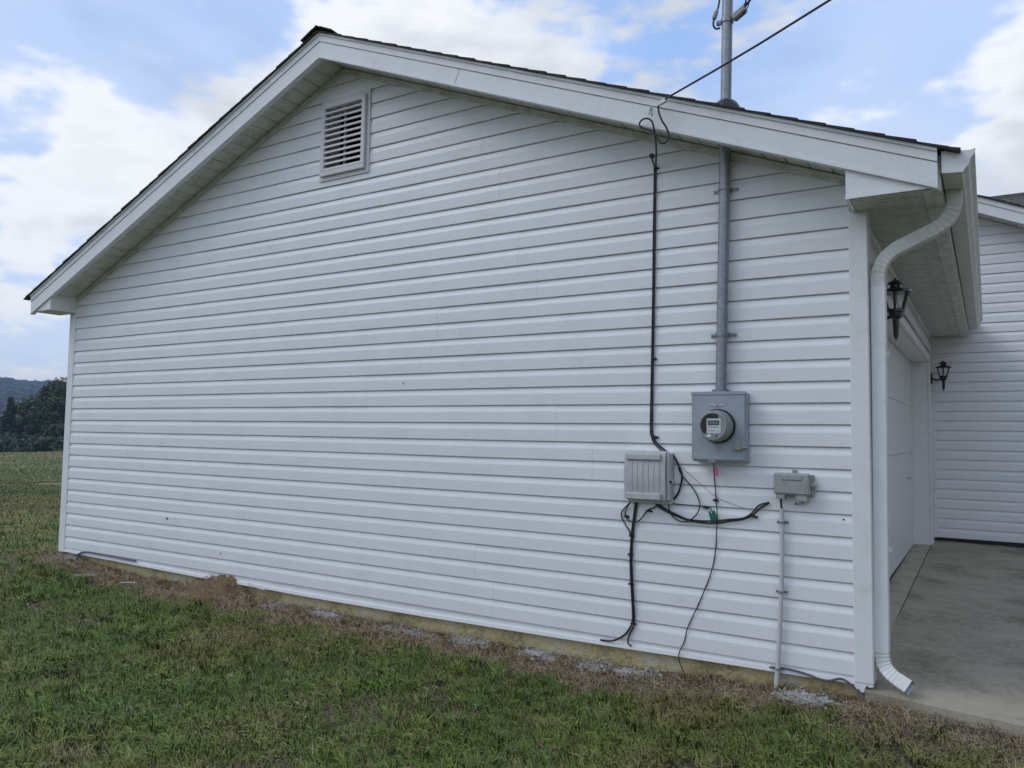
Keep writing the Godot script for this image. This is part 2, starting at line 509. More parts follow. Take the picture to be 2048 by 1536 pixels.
func make_ground() -> void:
	var xs := axis(-3.0, 9.6, 0.07, 1500.0)
	var zs := axis(-0.8, 3.4, 0.07, 1500.0)
	var nx := xs.size()
	var nz := zs.size()
	var v := PackedVector3Array()
	var col := PackedColorArray()
	var ids := PackedInt32Array()
	for j in nz:
		for i in nx:
			v.append(Vector3(xs[i], ground_y(xs[i], zs[j]), zs[j]))
			col.append(ground_color(xs[i], zs[j]))
	for j in nz - 1:
		for i in nx - 1:
			var a := j * nx + i
			ids.append_array([a, a + 1, a + nx, a + 1, a + nx + 1, a + nx])
	var arr := []
	arr.resize(Mesh.ARRAY_MAX)
	arr[Mesh.ARRAY_VERTEX] = v
	arr[Mesh.ARRAY_COLOR] = col
	arr[Mesh.ARRAY_INDEX] = ids
	var am := ArrayMesh.new()
	am.add_surface_from_arrays(Mesh.PRIMITIVE_TRIANGLES, arr)
	var st := SurfaceTool.new()
	st.create_from(am, 0)
	st.generate_normals()
	var o := MeshInstance3D.new()
	o.name = "ground"
	o.mesh = st.commit()
	o.material_override = mat.soil
	add_child(o)
	tag(o, "lawn soil and field falling away from the white house", "ground", "", "structure")

# tuft of bent blades; flat > 0 lays the blades down
func tuft_mesh(seed_: int, blades: int, spread: float, tall: float, wide: float, flat: float) -> ArrayMesh:
	var r := RandomNumberGenerator.new()
	r.seed = seed_
	var v := PackedVector3Array()
	var nn := PackedVector3Array()
	var cc := PackedColorArray()
	for i in blades:
		var a := r.randf() * TAU
		var base := Vector3(cos(a), 0, sin(a)) * spread * sqrt(r.randf())
		var b := r.randf() * TAU
		var d := Vector3(cos(b), 0, sin(b))
		var hgt := tall * r.randf_range(0.45, 1.0)
		var lean := clampf(flat + r.randf_range(-0.25, 0.35), 0.05, 1.5)
		var mid := base + d * hgt * 0.5 * sin(lean * 0.6) + Vector3.UP * hgt * 0.55 * cos(lean * 0.6)
		var tip := mid + d * hgt * 0.6 * sin(lean) + Vector3.UP * hgt * 0.5 * cos(minf(lean * 1.25, 1.7))
		tip.y = maxf(tip.y, 0.004 + r.randf() * 0.006)
		var s := d.cross(Vector3.UP).rotated(d, r.randf_range(-0.7, 0.7)) * wide * r.randf_range(0.6, 1.0)
		var n := (Vector3.UP * 0.8 + d * 0.4).normalized()
		var sh := r.randf_range(0.75, 1.2)
		for p in [base - s, mid - s * 0.8, base + s, base + s, mid - s * 0.8, mid + s * 0.8, mid - s * 0.8, tip, mid + s * 0.8]:
			v.append(p); nn.append(n); cc.append(Color(sh, sh * r.randf_range(0.96, 1.04), sh))
	var arr := []
	arr.resize(Mesh.ARRAY_MAX)
	arr[Mesh.ARRAY_VERTEX] = v
	arr[Mesh.ARRAY_NORMAL] = nn
	arr[Mesh.ARRAY_COLOR] = cc
	var m := ArrayMesh.new()
	m.add_surface_from_arrays(Mesh.PRIMITIVE_TRIANGLES, arr)
	return m

func scatter(called: String, mesh: Mesh, spots: Array, label: String, category: String, m: Material = null) -> void:
	var mm := MultiMesh.new()
	mm.transform_format = MultiMesh.TRANSFORM_3D
	mm.use_colors = true
	mm.mesh = mesh
	mm.instance_count = spots.size()
	for i in spots.size():
		mm.set_instance_transform(i, spots[i][0])
		mm.set_instance_color(i, spots[i][1])
	var o := MultiMeshInstance3D.new()
	o.name = numbered(called)
	o.multimesh = mm
	o.material_override = m if m else mat.blade
	add_child(o)
	tag(o, label, category, "", "stuff")

func on_ground(x: float, z: float) -> bool:
	if x > -0.1 and x < 7.3 and z < 0.015: return false
	if x >= 7.22 and z < slab_front(x) + 0.01: return false
	return true

func lawn_color(x: float, z: float) -> Color:
	var a := patch_noise.get_noise_2d(x * 9, z * 9)
	var b := patch_noise.get_noise_2d(x * 34 + 90, z * 34)
	var c := patch_noise.get_noise_2d(x * 4 + 500, z * 4)
	var green := Color(0.125, 0.205, 0.034).lerp(Color(0.190, 0.245, 0.046), clampf(b + 0.5, 0, 1))
	var olive := Color(0.235, 0.235, 0.052)
	var straw := Color(0.31, 0.245, 0.12)
	var k := green.lerp(olive, clampf(a * 1.5 + c * 1.2 + 0.34, 0, 1))
	k = k.lerp(straw, clampf((b * 0.9 + a * 0.9 - 0.28) * 1.4, 0, 0.7))
	return k * rng.randf_range(0.85, 1.6)

func straw_color() -> Color:
	var c := Color(0.36, 0.245, 0.13).lerp(Color(0.60, 0.47, 0.285), rng.randf())
	if rng.randf() < 0.12: c = Color(0.44, 0.37, 0.26)
	if rng.randf() < 0.15: c = Color(0.10, 0.06, 0.032)
	return c * rng.randf_range(0.75, 1.15)

func turn(x: float, z: float, sc: float, tilt := 0.2) -> Transform3D:
	var b := Basis(Vector3.UP, rng.randf() * TAU)
	b = Basis(Vector3(rng.randf_range(-1, 1), 0, rng.randf_range(-1, 1)).normalized(), rng.randf() * tilt) * b
	return Transform3D(b.scaled(Vector3.ONE * sc), Vector3(x, ground_y(x, z) - 0.003 + mound_h(x, z), z))

func make_grass() -> void:
	var kinds := [[], [], []]
	var dead := [[], []]
	# near lawn, step grows with the distance to where one stands
	var zones := [[-1.5, 9.8, 0.0, 3.4, 0.021], [-5.0, -1.5, -3.0, 3.4, 0.045], [-1.5, -0.1, -2.5, 0.0, 0.035]]
	for zn in zones:
		var x: float = zn[0]
		while x < zn[1]:
			var z: float = zn[2]
			while z < zn[3]:
				var s: float = zn[4]
				var px := x + rng.randf_range(-s, s) * 0.8
				var pz := z + rng.randf_range(-s, s) * 0.8
				z += s
				if not on_ground(px, pz): continue
				var near := Vector2(px - 7.8, pz - 4.3).length()
				if near < 2.2: continue
				var dd := dead_amount(px, pz)
				if rng.randf() < dd:
					if rng.randf() < (0.62 if mound_h(px, pz) < 0.03 else 0.16):
						dead[rng.randi() % 2].append([turn(px, pz, rng.randf_range(0.6, 1.25), 0.4), straw_color()])
				else:
					var thin := patch_noise.get_noise_2d(px * 14 + 77, pz * 14)
					if thin > 0.34 and rng.randf() < 0.75:
						dead[rng.randi() % 2].append([turn(px, pz, rng.randf_range(0.4, 0.8), 0.3), straw_color() * 0.8])
						continue
					var sc := rng.randf_range(0.55, 1.15) * (1.0 + 0.45 * patch_noise.get_noise_2d(px * 22, pz * 22 + 40)) * (1.7 if s > 0.03 else 1.0)
					var col := lawn_color(px, pz)
					if rng.randf() < 0.10: col = straw_color()
					kinds[rng.randi() % 3].append([turn(px, pz, sc), col])
			x += zn[4]
	for i in 3:
		scatter("lawn_grass", tuft_mesh(200 + i, 9, 0.028, 0.066, 0.0023, 0.75 + 0.2 * i), kinds[i],
			["short mown green grass leaning over in the near lawn", "short bent green grass mixed through the near lawn", "low flattened green grass between the lawn tufts"][i], "grass")
	for i in 2:
		scatter("dead_grass", tuft_mesh(300 + i, 8, 0.040, 0.062, 0.0018, 1.15 + 0.25 * i), dead[i],
			["dry brown grass lying in a strip along the foundation", "flattened straw scattered over the brown strip by the foundation"][i], "dead grass")
	var weeds := []
	var clumps := []
	for i in 4200:
		var x := rng.randf_range(-1.5, 9.6)
		var z := rng.randf_range(0.3, 3.4)
		if not on_ground(x, z) or dead_amount(x, z) > 0.4 or Vector2(x - 7.8, z - 4.3).length() < 2.2: continue
		if i % 9 == 0:
			if patch_noise.get_noise_2d(x * 12 + 40, z * 12) > 0.0:
				weeds.append([turn(x, z, rng.randf_range(0.5, 1.2), 0.2), Color(0.10, 0.18, 0.06).lerp(Color(0.17, 0.22, 0.11), rng.randf())])
		elif patch_noise.get_noise_2d(x * 9 + 700, z * 9) > -0.1:
			clumps.append([turn(x, z, rng.randf_range(0.6, 1.15), 0.25), lawn_color(x, z) * 1.1])
	for i in 110:
		var x := rng.randf_range(-0.05, 7.25)
		if mound_h(x, 0.05) > 0.01: continue
		clumps.append([turn(x, rng.randf_range(0.05, 0.20), rng.randf_range(0.3, 0.7), 0.5), straw_color()])
	scatter("broadleaf_weed", tuft_mesh(405, 9, 0.012, 0.050, 0.0095, 1.0), weeds, "low broad leaved weeds scattered through the lawn", "weeds")
	scatter("grass_clump", tuft_mesh(406, 16, 0.030, 0.100, 0.0029, 0.75), clumps, "longer loose grass clumps standing above the mown lawn", "grass")
	# the lawn and field beyond the far corner of the house
	var far := []
	var tall := []
	var n := 0
	while n < 100000:
		n += 1
		var d := 9.0 * pow(12.0, rng.randf())
		var az := deg_to_rad(rng.randf_range(-84, -48))
		var x := 7.8 + sin(az) * d
		var z := 4.3 - cos(az) * d
		if x > -1.6 or (x > -5.0 and z > -3.0): continue
		if rng.randf() < bare_amount(x, z): continue
		var c := far_color(x, z, d) * rng.randf_range(0.9, 1.15)
		if d < 33.0 + 3.0 * rng.randf():
			far.append([turn(x, z, 0.8 + d * 0.035 * rng.randf_range(0.6, 1.2)), c])
		else:
			tall.append([turn(x, z, rng.randf_range(0.5, 1.1) * (0.6 + d * 0.008)), c])
	scatter("mown_grass", tuft_mesh(401, 12, 0.06, 0.05, 0.004, 0.8), far, "mown grass running from the house corner out to the field", "grass")
	scatter("field_grass", tuft_mesh(402, 18, 0.40, 0.24, 0.010, 0.7), tall, "tall tan grass of the field in front of the trees", "field grass")

# ---------------------------------------------------------------- house
func slope(side: int) -> Transform3D:
	var t := TAN_R if side > 0 else TAN_L
	var c := 1.0 / sqrt(1 + t * t)
	var s := t * c
	return Transform3D(Basis(Vector3(side * c, -s, 0), Vector3(side * s, c, 0), Vector3.BACK), Vector3(APEX_X, APEX_Y, 0))

# outline of a layer between n0 and n1 above the fascia's underside, mitred at the ridge, plumb at the eave
func rake_poly(side: int, n0: float, n1: float, x_end: float) -> Array:
	var t := TAN_R if side > 0 else TAN_L
	var c := 1.0 / sqrt(1 + t * t)
	var run := absf(x_end - APEX_X) / c
	return [Vector2(-n0 * t, n0), Vector2(run - n0 * t, n0), Vector2(run - n1 * t, n1), Vector2(-n1 * t, n1)]

func rake_y(x: float, up := 0.0) -> float:
	return APEX_Y + up - (TAN_L * (APEX_X - x) if x < APEX_X else TAN_R * (x - APEX_X))

func rake_x(y: float, side: int, up := 0.0) -> float:
	var drop := APEX_Y + up - y
	return APEX_X + (drop / TAN_R if side > 0 else -drop / TAN_L)

# one siding board: rows of the dutch-lap profile, cut along xl(y) and xr(y)
func siding_board(y0: float, pitch: float, lim: Callable, z_off: float, s: int, t := Transform3D.IDENTITY, called := "siding_board", parent: Node = null) -> void:
	var prof := [[0.0, 0.002], [0.0, 0.0190], [0.02, 0.0200], [0.60, 0.0195], [0.66, 0.0185], [0.74, 0.0150], [0.84, 0.0118], [0.945, 0.0100], [0.955, 0.004], [1.0, 0.003]]
	var top: Vector2 = lim.call(y0 + pitch * 0.999)
	var bot: Vector2 = lim.call(y0)
	if bot.y - bot.x < 0.02: return
	var n := maxi(1, int((bot.y - bot.x) / 0.4))
	var rows := []
	for p in prof:
		var y: float = y0 + p[0] * pitch
		var l: Vector2 = lim.call(y)
		if l.y < l.x: l = Vector2.ONE * (l.x + l.y) * 0.5
		var row := []
		for i in n + 1:
			var x := lerpf(l.x, l.y, float(i) / n)
			var w := 0.0022 * lump_noise.get_noise_2d(x * 120, y0 * 900) + 0.0006 * lump_noise.get_noise_2d(x * 30, s * 50.0)
			var sag := 0.0012 * lump_noise.get_noise_2d(x * 60 + 900, s * 37.0)
			row.append(t * Vector3(x, y + sag, p[1] + w * (1.0 if p[0] > 0 or p[1] > 0.01 else 0.0) + z_off))
		rows.append(row)
	var st := begin()
	for r in rows.size() - 1:
		st.set_smooth_group(2 if r > 2 and r < 7 else -1)
		for i in n:
			quad(st, rows[r][i], rows[r][i + 1], rows[r + 1][i + 1], rows[r + 1][i])
	st.set_smooth_group(-1)
	for e in [0, n]:          # the cut ends are seen where one panel laps over the next
		var last := rows.size() - 1
		for r in range(1, last):
			var c: Vector3 = rows[0][e]
			if e == 0: tri(st, c, rows[r][0], rows[r + 1][0])
			else: tri(st, c, rows[r + 1][n], rows[r][n])
	obj(called, st, mat.vinyl, parent)

func make_gable_wall() -> void:
	var st := begin()
	var va := Vector2(3.434, 3.212)          # opening behind the gable vent
	var vb := Vector2(3.816, 3.706)
	prism(st, [Vector2(-0.09, -0.03), Vector2(va.x, -0.03), Vector2(va.x, rake_y(va.x, 0.08)), Vector2(-0.09, rake_y(-0.09, 0.08))], -0.12, -0.006)
	prism(st, [Vector2(vb.x, -0.03), Vector2(7.27, -0.03), Vector2(7.27, rake_y(7.27, 0.08)), Vector2(vb.x, rake_y(vb.x, 0.08))], -0.12, -0.006)
	prism(st, [Vector2(va.x, -0.03), Vector2(vb.x, -0.03), Vector2(vb.x, va.y), Vector2(va.x, va.y)], -0.12, -0.006)
	prism(st, [Vector2(va.x, vb.y), Vector2(vb.x, vb.y), Vector2(vb.x, rake_y(vb.x, 0.08)), Vector2(APEX_X, APEX_Y + 0.08), Vector2(va.x, rake_y(va.x, 0.08))], -0.12, -0.006)
	var wall := obj("gable_wall", st, mat.vinyl, house)
	var seams := [1.75, 4.9, 3.2, 6.1, 2.45, 5.5, 3.9, 1.2, 4.55, 2.05, 5.2, 3.55]
	for k in 36:
		var y0 := k * PITCH
		if y0 > APEX_Y + 0.01: break
		var pair := k / 2
		if k >= 28 and k <= 32: pair = 2
		var s1: float = seams[pair % seams.size()]
		var cuts := [0.0, s1, s1 + 3.3, 7.216] if s1 + 3.3 < 6.9 else ([0.0, s1, 7.216] if s1 < 3.9 else [0.0, s1 - 3.4, s1, 7.216])
		for i in cuts.size() - 1:
			var a: float = cuts[i] - (0.025 if i > 0 else 0.0)
			var b: float = cuts[i + 1]
			if k >= 28 and k <= 32 and a < va.x and b > vb.x:      # stop either side of the vent
				var la := func(y: float) -> Vector2: return Vector2(maxf(a, rake_x(y, -1, 0.012)), va.x - 0.004)
				var lb := func(y: float) -> Vector2: return Vector2(vb.x + 0.004, minf(b, rake_x(y, 1, 0.012)))
				siding_board(y0, PITCH, la, 0.0, k, Transform3D.IDENTITY, "siding_board", wall)
				siding_board(y0, PITCH, lb, 0.0, k, Transform3D.IDENTITY, "siding_board", wall)
				continue
			var lim := func(y: float) -> Vector2:
				return Vector2(maxf(a, rake_x(y, -1, 0.012)), minf(b, rake_x(y, 1, 0.012)))
			var probe: Vector2 = lim.call(y0)
			if probe.y - probe.x > 0.03:
				siding_board(y0, PITCH, lim, 0.0015 * (i % 2), k, Transform3D.IDENTITY, "siding_board", wall)
	# starter strip under the lowest course, hanging a little lower in the middle
	st = begin()
	var pts := []
	for i in 25:
		var x := lerpf(0.0, 7.216, i / 24.0)
		pts.append([x, -0.037 - 0.034 * sin(PI * i / 24.0) + 0.003 * lump_noise.get_noise_2d(x * 200, 0)])
	for i in 24:
		var a: Array = pts[i]
		var b: Array = pts[i + 1]
		for lay in [[0.0, 0.002, 0.010, 0.010], [0.010, 0.010, 0.022, 0.026], [0.022, 0.026, 0.0, 0.0]]:
			pass
		var ya: float = a[1]
		var yb: float = b[1]
		quad(st, Vector3(a[0], ya, 0.026), Vector3(b[0], yb, 0.026), Vector3(b[0], yb + 0.022, 0.023), Vector3(a[0], ya + 0.022, 0.023))
		quad(st, Vector3(a[0], ya + 0.022, 0.023), Vector3(b[0], yb + 0.022, 0.023), Vector3(b[0], yb + 0.024, 0.008), Vector3(a[0], ya + 0.024, 0.008))
		quad(st, Vector3(a[0], ya + 0.024, 0.008), Vector3(b[0], yb + 0.024, 0.008), Vector3(b[0], 0.004, 0.006), Vector3(a[0], 0.004, 0.006))
		quad(st, Vector3(a[0], ya, -0.01), Vector3(b[0], yb, -0.01), Vector3(b[0], yb, 0.026), Vector3(a[0], ya, 0.026))
	obj("starter_strip", st, mat.trim, house)
	# trim that closes the siding against the rake soffit
	for side in [-1, 1]:
		st = begin()
		var t := slope(side)
		var p := rake_poly(side, -0.016, 0.022, 0.01 if side < 0 else 7.21)
		prism(st, p, 0.002, 0.026, t)
		prism(st, rake_poly(side, 0.004, 0.024, 0.01 if side < 0 else 7.21), 0.026, 0.033, t)
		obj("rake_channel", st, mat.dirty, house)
	# corner boards: outer, with a return on the other wall
	for c in [[-0.10, 0.004, -0.045, 2.345], [7.212, 7.302, -0.05, 2.37]]:
		st = begin()
		cbox(st, Vector3(c[0], c[2] + (0.022 if c[0] > 1 else 0.0), -0.095), Vector3(c[1], c[3], 0.026), 0.004)
		if c[0] > 1:        # torn foot of the near corner board
			prism(st, [Vector2(7.2125, -0.029), Vector2(7.2125, -0.048), Vector2(7.227, -0.064), Vector2(7.235, -0.057), Vector2(7.240, -0.070), Vector2(7.256, -0.072), Vector2(7.261, -0.052), Vector2(7.270, -0.034), Vector2(7.280, -0.043), Vector2(7.3005, -0.038), Vector2(7.3005, -0.029)], 0.021, 0.0252)
		obj("corner_board", st, mat.trim, house)

func make_rakes() -> void:
	for side in [-1, 1]:
		var t := slope(side)
		var xe := LEFT_END if side < 0 else RIGHT_END
		var c := t.basis.x.length()
		var st := begin()
		prism(st, rake_poly(side, 0.0, 0.112, xe), 0.272, 0.290, t)
		prism(st, rake_poly(side, -0.002, 0.014, xe), 0.250, 0.2935, t)
		obj("rake_fascia", st, mat.trim, house)
		st = begin()
		prism(st, rake_poly(side, 0.115, 0.160, xe), 0.270, 0.296, t)
		prism(st, rake_poly(side, 0.158, 0.172, xe), 0.270, 0.306, t)
		obj("drip_trim", st, mat.trim, house)
		# soffit boards between wall and fascia
		st = begin()
		prism(st, rake_poly(side, 0.040, 0.046, xe), 0.0, 0.272, t)
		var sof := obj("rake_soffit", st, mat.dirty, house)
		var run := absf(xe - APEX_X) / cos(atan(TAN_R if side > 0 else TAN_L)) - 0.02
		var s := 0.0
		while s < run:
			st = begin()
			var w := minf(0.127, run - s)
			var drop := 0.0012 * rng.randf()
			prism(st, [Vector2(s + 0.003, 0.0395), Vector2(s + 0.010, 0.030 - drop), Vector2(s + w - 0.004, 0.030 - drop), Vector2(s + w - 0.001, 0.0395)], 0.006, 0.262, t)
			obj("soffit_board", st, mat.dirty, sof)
			s += 0.127
		# closed box at the foot of the rake
		st = begin()
		if side > 0:
			prism(st, [Vector2(7.237, 2.372), Vector2(7.618, 2.372), Vector2(7.618, rake_y(7.618, 0.05)), Vector2(7.237, rake_y(7.237, 0.05))], 0.004, 0.274)
			box(st, Vector3(7.233, 2.362, 0.004), Vector3(7.252, 2.376, 0.278))
			box(st, Vector3(7.252, 2.363, 0.268), Vector3(7.618, 2.380, 0.2775))
		else:
			prism(st, [Vector2(-0.330, 2.336), Vector2(0.005, 2.336), Vector2(0.005, rake_y(0.005, 0.04)), Vector2(-0.330, rake_y(-0.330, 0.04))], 0.002, 0.278)
		obj("cornice_return", st, mat.trim, house)
		c = 0.0
	# the joint in the fascia cladding and its nail heads
	for x in [4.85]:
		var st := begin()
		var t := slope(1)
		var s: float = (x - APEX_X) / cos(atan(TAN_R))
		prism(st, [Vector2(s, 0.003), Vector2(s + 0.002, 0.003), Vector2(s + 0.006, 0.111), Vector2(s + 0.004, 0.111)], 0.288, 0.2912, t)
		obj("fascia_joint", st, mat.print, house)

func make_roof() -> void:
	var st := begin()
	for side in [-1, 1]:
		prism(st, rake_poly(side, 0.10, 0.166, LEFT_END if side < 0 else RIGHT_END), -6.4, 0.268, slope(side))
	var roof := obj("roof", st, mat.dark, house)
	for side in [-1, 1]:
		var t := slope(side)
		var tn := TAN_R if side > 0 else TAN_L
		var run := absf((LEFT_END if side < 0 else RIGHT_END) - APEX_X) / cos(atan(tn)) + 0.030
		var s := run - 0.07
		var i := 0
		while s > -0.20:
			st = begin()
			var e := minf(s + 0.165, run)
			var z1 := 0.320 + rng.randf_range(-0.003, 0.005)
			var lift := rng.randf_range(0, 0.003)
			var s0 := maxf(s, -0.172 * tn)
			prism(st, [Vector2(s0, 0.1725), Vector2(e - 0.006, 0.1725), Vector2(e, 0.175 + lift), Vector2(e - 0.002, 0.1845 + lift), Vector2(s0, 0.179)], -6.4, z1, t)
			obj("shingle_course", st, mat.shingle, roof)
			s -= 0.143
			i += 1
	# ridge caps, lapped towards the front
	var z := 0.335
	var front := true
	while z > -6.0:
		st = begin()
		var lift := 0.010 + rng.randf_range(0, 0.006) + (0.005 if front else 0.0)
		var hw := 0.155 + rng.randf_range(-0.012, 0.015)
		for side in [-1, 1]:
			var tn := TAN_R if side > 0 else TAN_L
			var c := cos(atan(tn))
			var y0 := APEX_Y + 0.192 / c
			var pts := [Vector2(0, y0 + 0.004), Vector2(side * hw * 0.25, y0 - hw * 0.25 * tn * 0.8), Vector2(side * hw, y0 - hw * tn)]
			for k in 2:
				var a: Vector2 = pts[k]
				var b: Vector2 = pts[k + 1]
				var th := 0.009
				for ends in [0]:
					var p := [Vector3(APEX_X + a.x, a.y + lift, z), Vector3(APEX_X + b.x, b.y + lift * 0.8, z), Vector3(APEX_X + b.x, b.y, z - 0.30), Vector3(APEX_X + a.x, a.y, z - 0.30)]
					var q := []
					for v in p: q.append(v - Vector3(0, th, 0))
					var mid := Vector3(APEX_X + (a.x + b.x) * 0.5, (a.y + b.y) * 0.5 + lift * 0.5 - th * 0.5, z - 0.15)
					facing(st, p.duplicate(), mid)
					facing(st, q.duplicate(), mid)
					for e in 4:
						facing(st, [p[e], p[(e + 1) % 4], q[(e + 1) % 4], q[e]], mid)
		obj("ridge_cap", st, mat.shingle, roof)
		front = false
		z -= 0.145

func make_eave() -> void:
	# soffit under the right eave: narrow ribbed boards running out from the wall
	var st := begin()
	box(st, Vector3(7.255, 2.376, -5.74), Vector3(7.60, 2.382, 0.262))
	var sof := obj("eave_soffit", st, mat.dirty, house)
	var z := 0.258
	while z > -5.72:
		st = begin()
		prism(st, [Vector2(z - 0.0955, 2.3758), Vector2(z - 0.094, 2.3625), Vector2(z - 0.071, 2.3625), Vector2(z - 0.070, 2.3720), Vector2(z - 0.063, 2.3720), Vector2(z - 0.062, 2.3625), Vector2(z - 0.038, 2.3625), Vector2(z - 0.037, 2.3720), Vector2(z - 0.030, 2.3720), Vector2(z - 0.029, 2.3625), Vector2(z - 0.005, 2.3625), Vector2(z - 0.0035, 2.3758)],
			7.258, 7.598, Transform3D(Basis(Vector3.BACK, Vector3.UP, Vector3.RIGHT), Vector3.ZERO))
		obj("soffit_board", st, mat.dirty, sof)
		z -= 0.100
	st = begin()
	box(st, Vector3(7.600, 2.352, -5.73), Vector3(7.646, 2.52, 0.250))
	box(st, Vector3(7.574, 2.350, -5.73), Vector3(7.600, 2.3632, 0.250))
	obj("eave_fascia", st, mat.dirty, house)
	# gutter: K-shaped trough with a closed end
	var outer := [Vector2(7.652, 2.528), Vector2(7.652, 2.428), Vector2(7.733, 2.420), Vector2(7.742, 2.435), Vector2(7.757, 2.452), Vector2(7.766, 2.480), Vector2(7.784, 2.504), Vector2(7.786, 2.518)]
	var inner := [Vector2(7.778, 2.518), Vector2(7.778, 2.506), Vector2(7.762, 2.483), Vector2(7.753, 2.455), Vector2(7.738, 2.438), Vector2(7.730, 2.424), Vector2(7.656, 2.431), Vector2(7.656, 2.528)]
	st = begin()
	prism(st, outer + inner, -5.60, 0.268)
	var gut := obj("gutter", st, mat.spout, house)
	st = begin()
	prism(st, [Vector2(7.6505, 2.530), Vector2(7.6505, 2.426), Vector2(7.7345, 2.418), Vector2(7.744, 2.434), Vector2(7.759, 2.451), Vector2(7.768, 2.479), Vector2(7.786, 2.503), Vector2(7.788, 2.522), Vector2(7.768, 2.516)], 0.268, 0.274)
	obj("end_cap", st, mat.trim, gut)
	# downspout: elbow out of the gutter, slanted run, elbow to the wall, drop, kick-out
	var path := []
	var up_path := [Vector3(7.692, 2.425, -0.045), Vector3(7.692, 2.375, -0.045), Vector3(7.680, 2.318, -0.045), Vector3(7.640, 2.265, -0.045), Vector3(7.580, 2.230, -0.045), Vector3(7.48, 2.185, -0.045), Vector3(7.412, 2.150, -0.045), Vector3(7.368, 2.105, -0.045), Vector3(7.344, 2.040, -0.045), Vector3(7.343, 1.96, -0.045)]
	path = smooth_path(up_path, 5)
	var sec := [Vector2(-0.034, -0.026), Vector2(-0.030, -0.030), Vector2(0.030, -0.030), Vector2(0.034, -0.026), Vector2(0.034, 0.026), Vector2(0.030, 0.030), Vector2(-0.030, 0.030), Vector2(-0.034, 0.026)]
	var turned := []
	for s in sec: turned.append(Vector2(s.y, s.x))
	st = begin()
	var crimp := []
	for i in path.size():
		var bend := (i > 6 and i < 20) or (i > 28 and i < 42)
		crimp.append(1.0 - (0.075 if bend and i % 2 == 0 else 0.0))
	sweep(st, path, turned, Vector3.RIGHT, crimp)
	var ds := obj("downspout", st, mat.spout, house)
	st = begin()
	sweep(st, [Vector3(7.343, 1.972, -0.045), Vector3(7.342, 1.672, -0.045)], sec.map(func(s): return Vector2(s.y, s.x) * 1.04), Vector3.RIGHT)
	sweep(st, [Vector3(7.342, 1.674, -0.045), Vector3(7.335, 0.40, -0.045)], turned, Vector3.RIGHT)
	sweep(st, [Vector3(7.335, 0.402, -0.045), Vector3(7.333, 0.128, -0.045)], sec.map(func(s): return Vector2(s.y, s.x) * 1.03), Vector3.RIGHT)
	obj("spout_pipe", st, mat.trim, ds)
	st = begin()
	var low := smooth_path([Vector3(7.333, 0.150, -0.045), Vector3(7.334, 0.105, -0.042), Vector3(7.350, 0.055, -0.03), Vector3(7.385, 0.022, -0.01), Vector3(7.425, 0.003, 0.012), Vector3(7.462, -0.012, 0.03)], 5)
	var cr := []
	for i in low.size():
		cr.append(1.0 - (0.07 if i % 2 == 0 and i < 20 else 0.0))
	sweep(st, low, turned, Vector3.RIGHT, cr, false)
	# inner skin so that the open end reads as a mouth
	var inn := []
	for s in turned: inn.append(s * 0.93)
	inn.reverse()
	sweep(st, low, inn, Vector3.RIGHT, cr, false)
	obj("spout_shoe", st, mat.spout, ds)
	for y in [1.62, 0.62]:
		st = begin()
		box(st, Vector3(7.300, y, -0.086), Vector3(7.384, y + 0.022, -0.078))
		obj("spout_strap", st, mat.trim, ds)

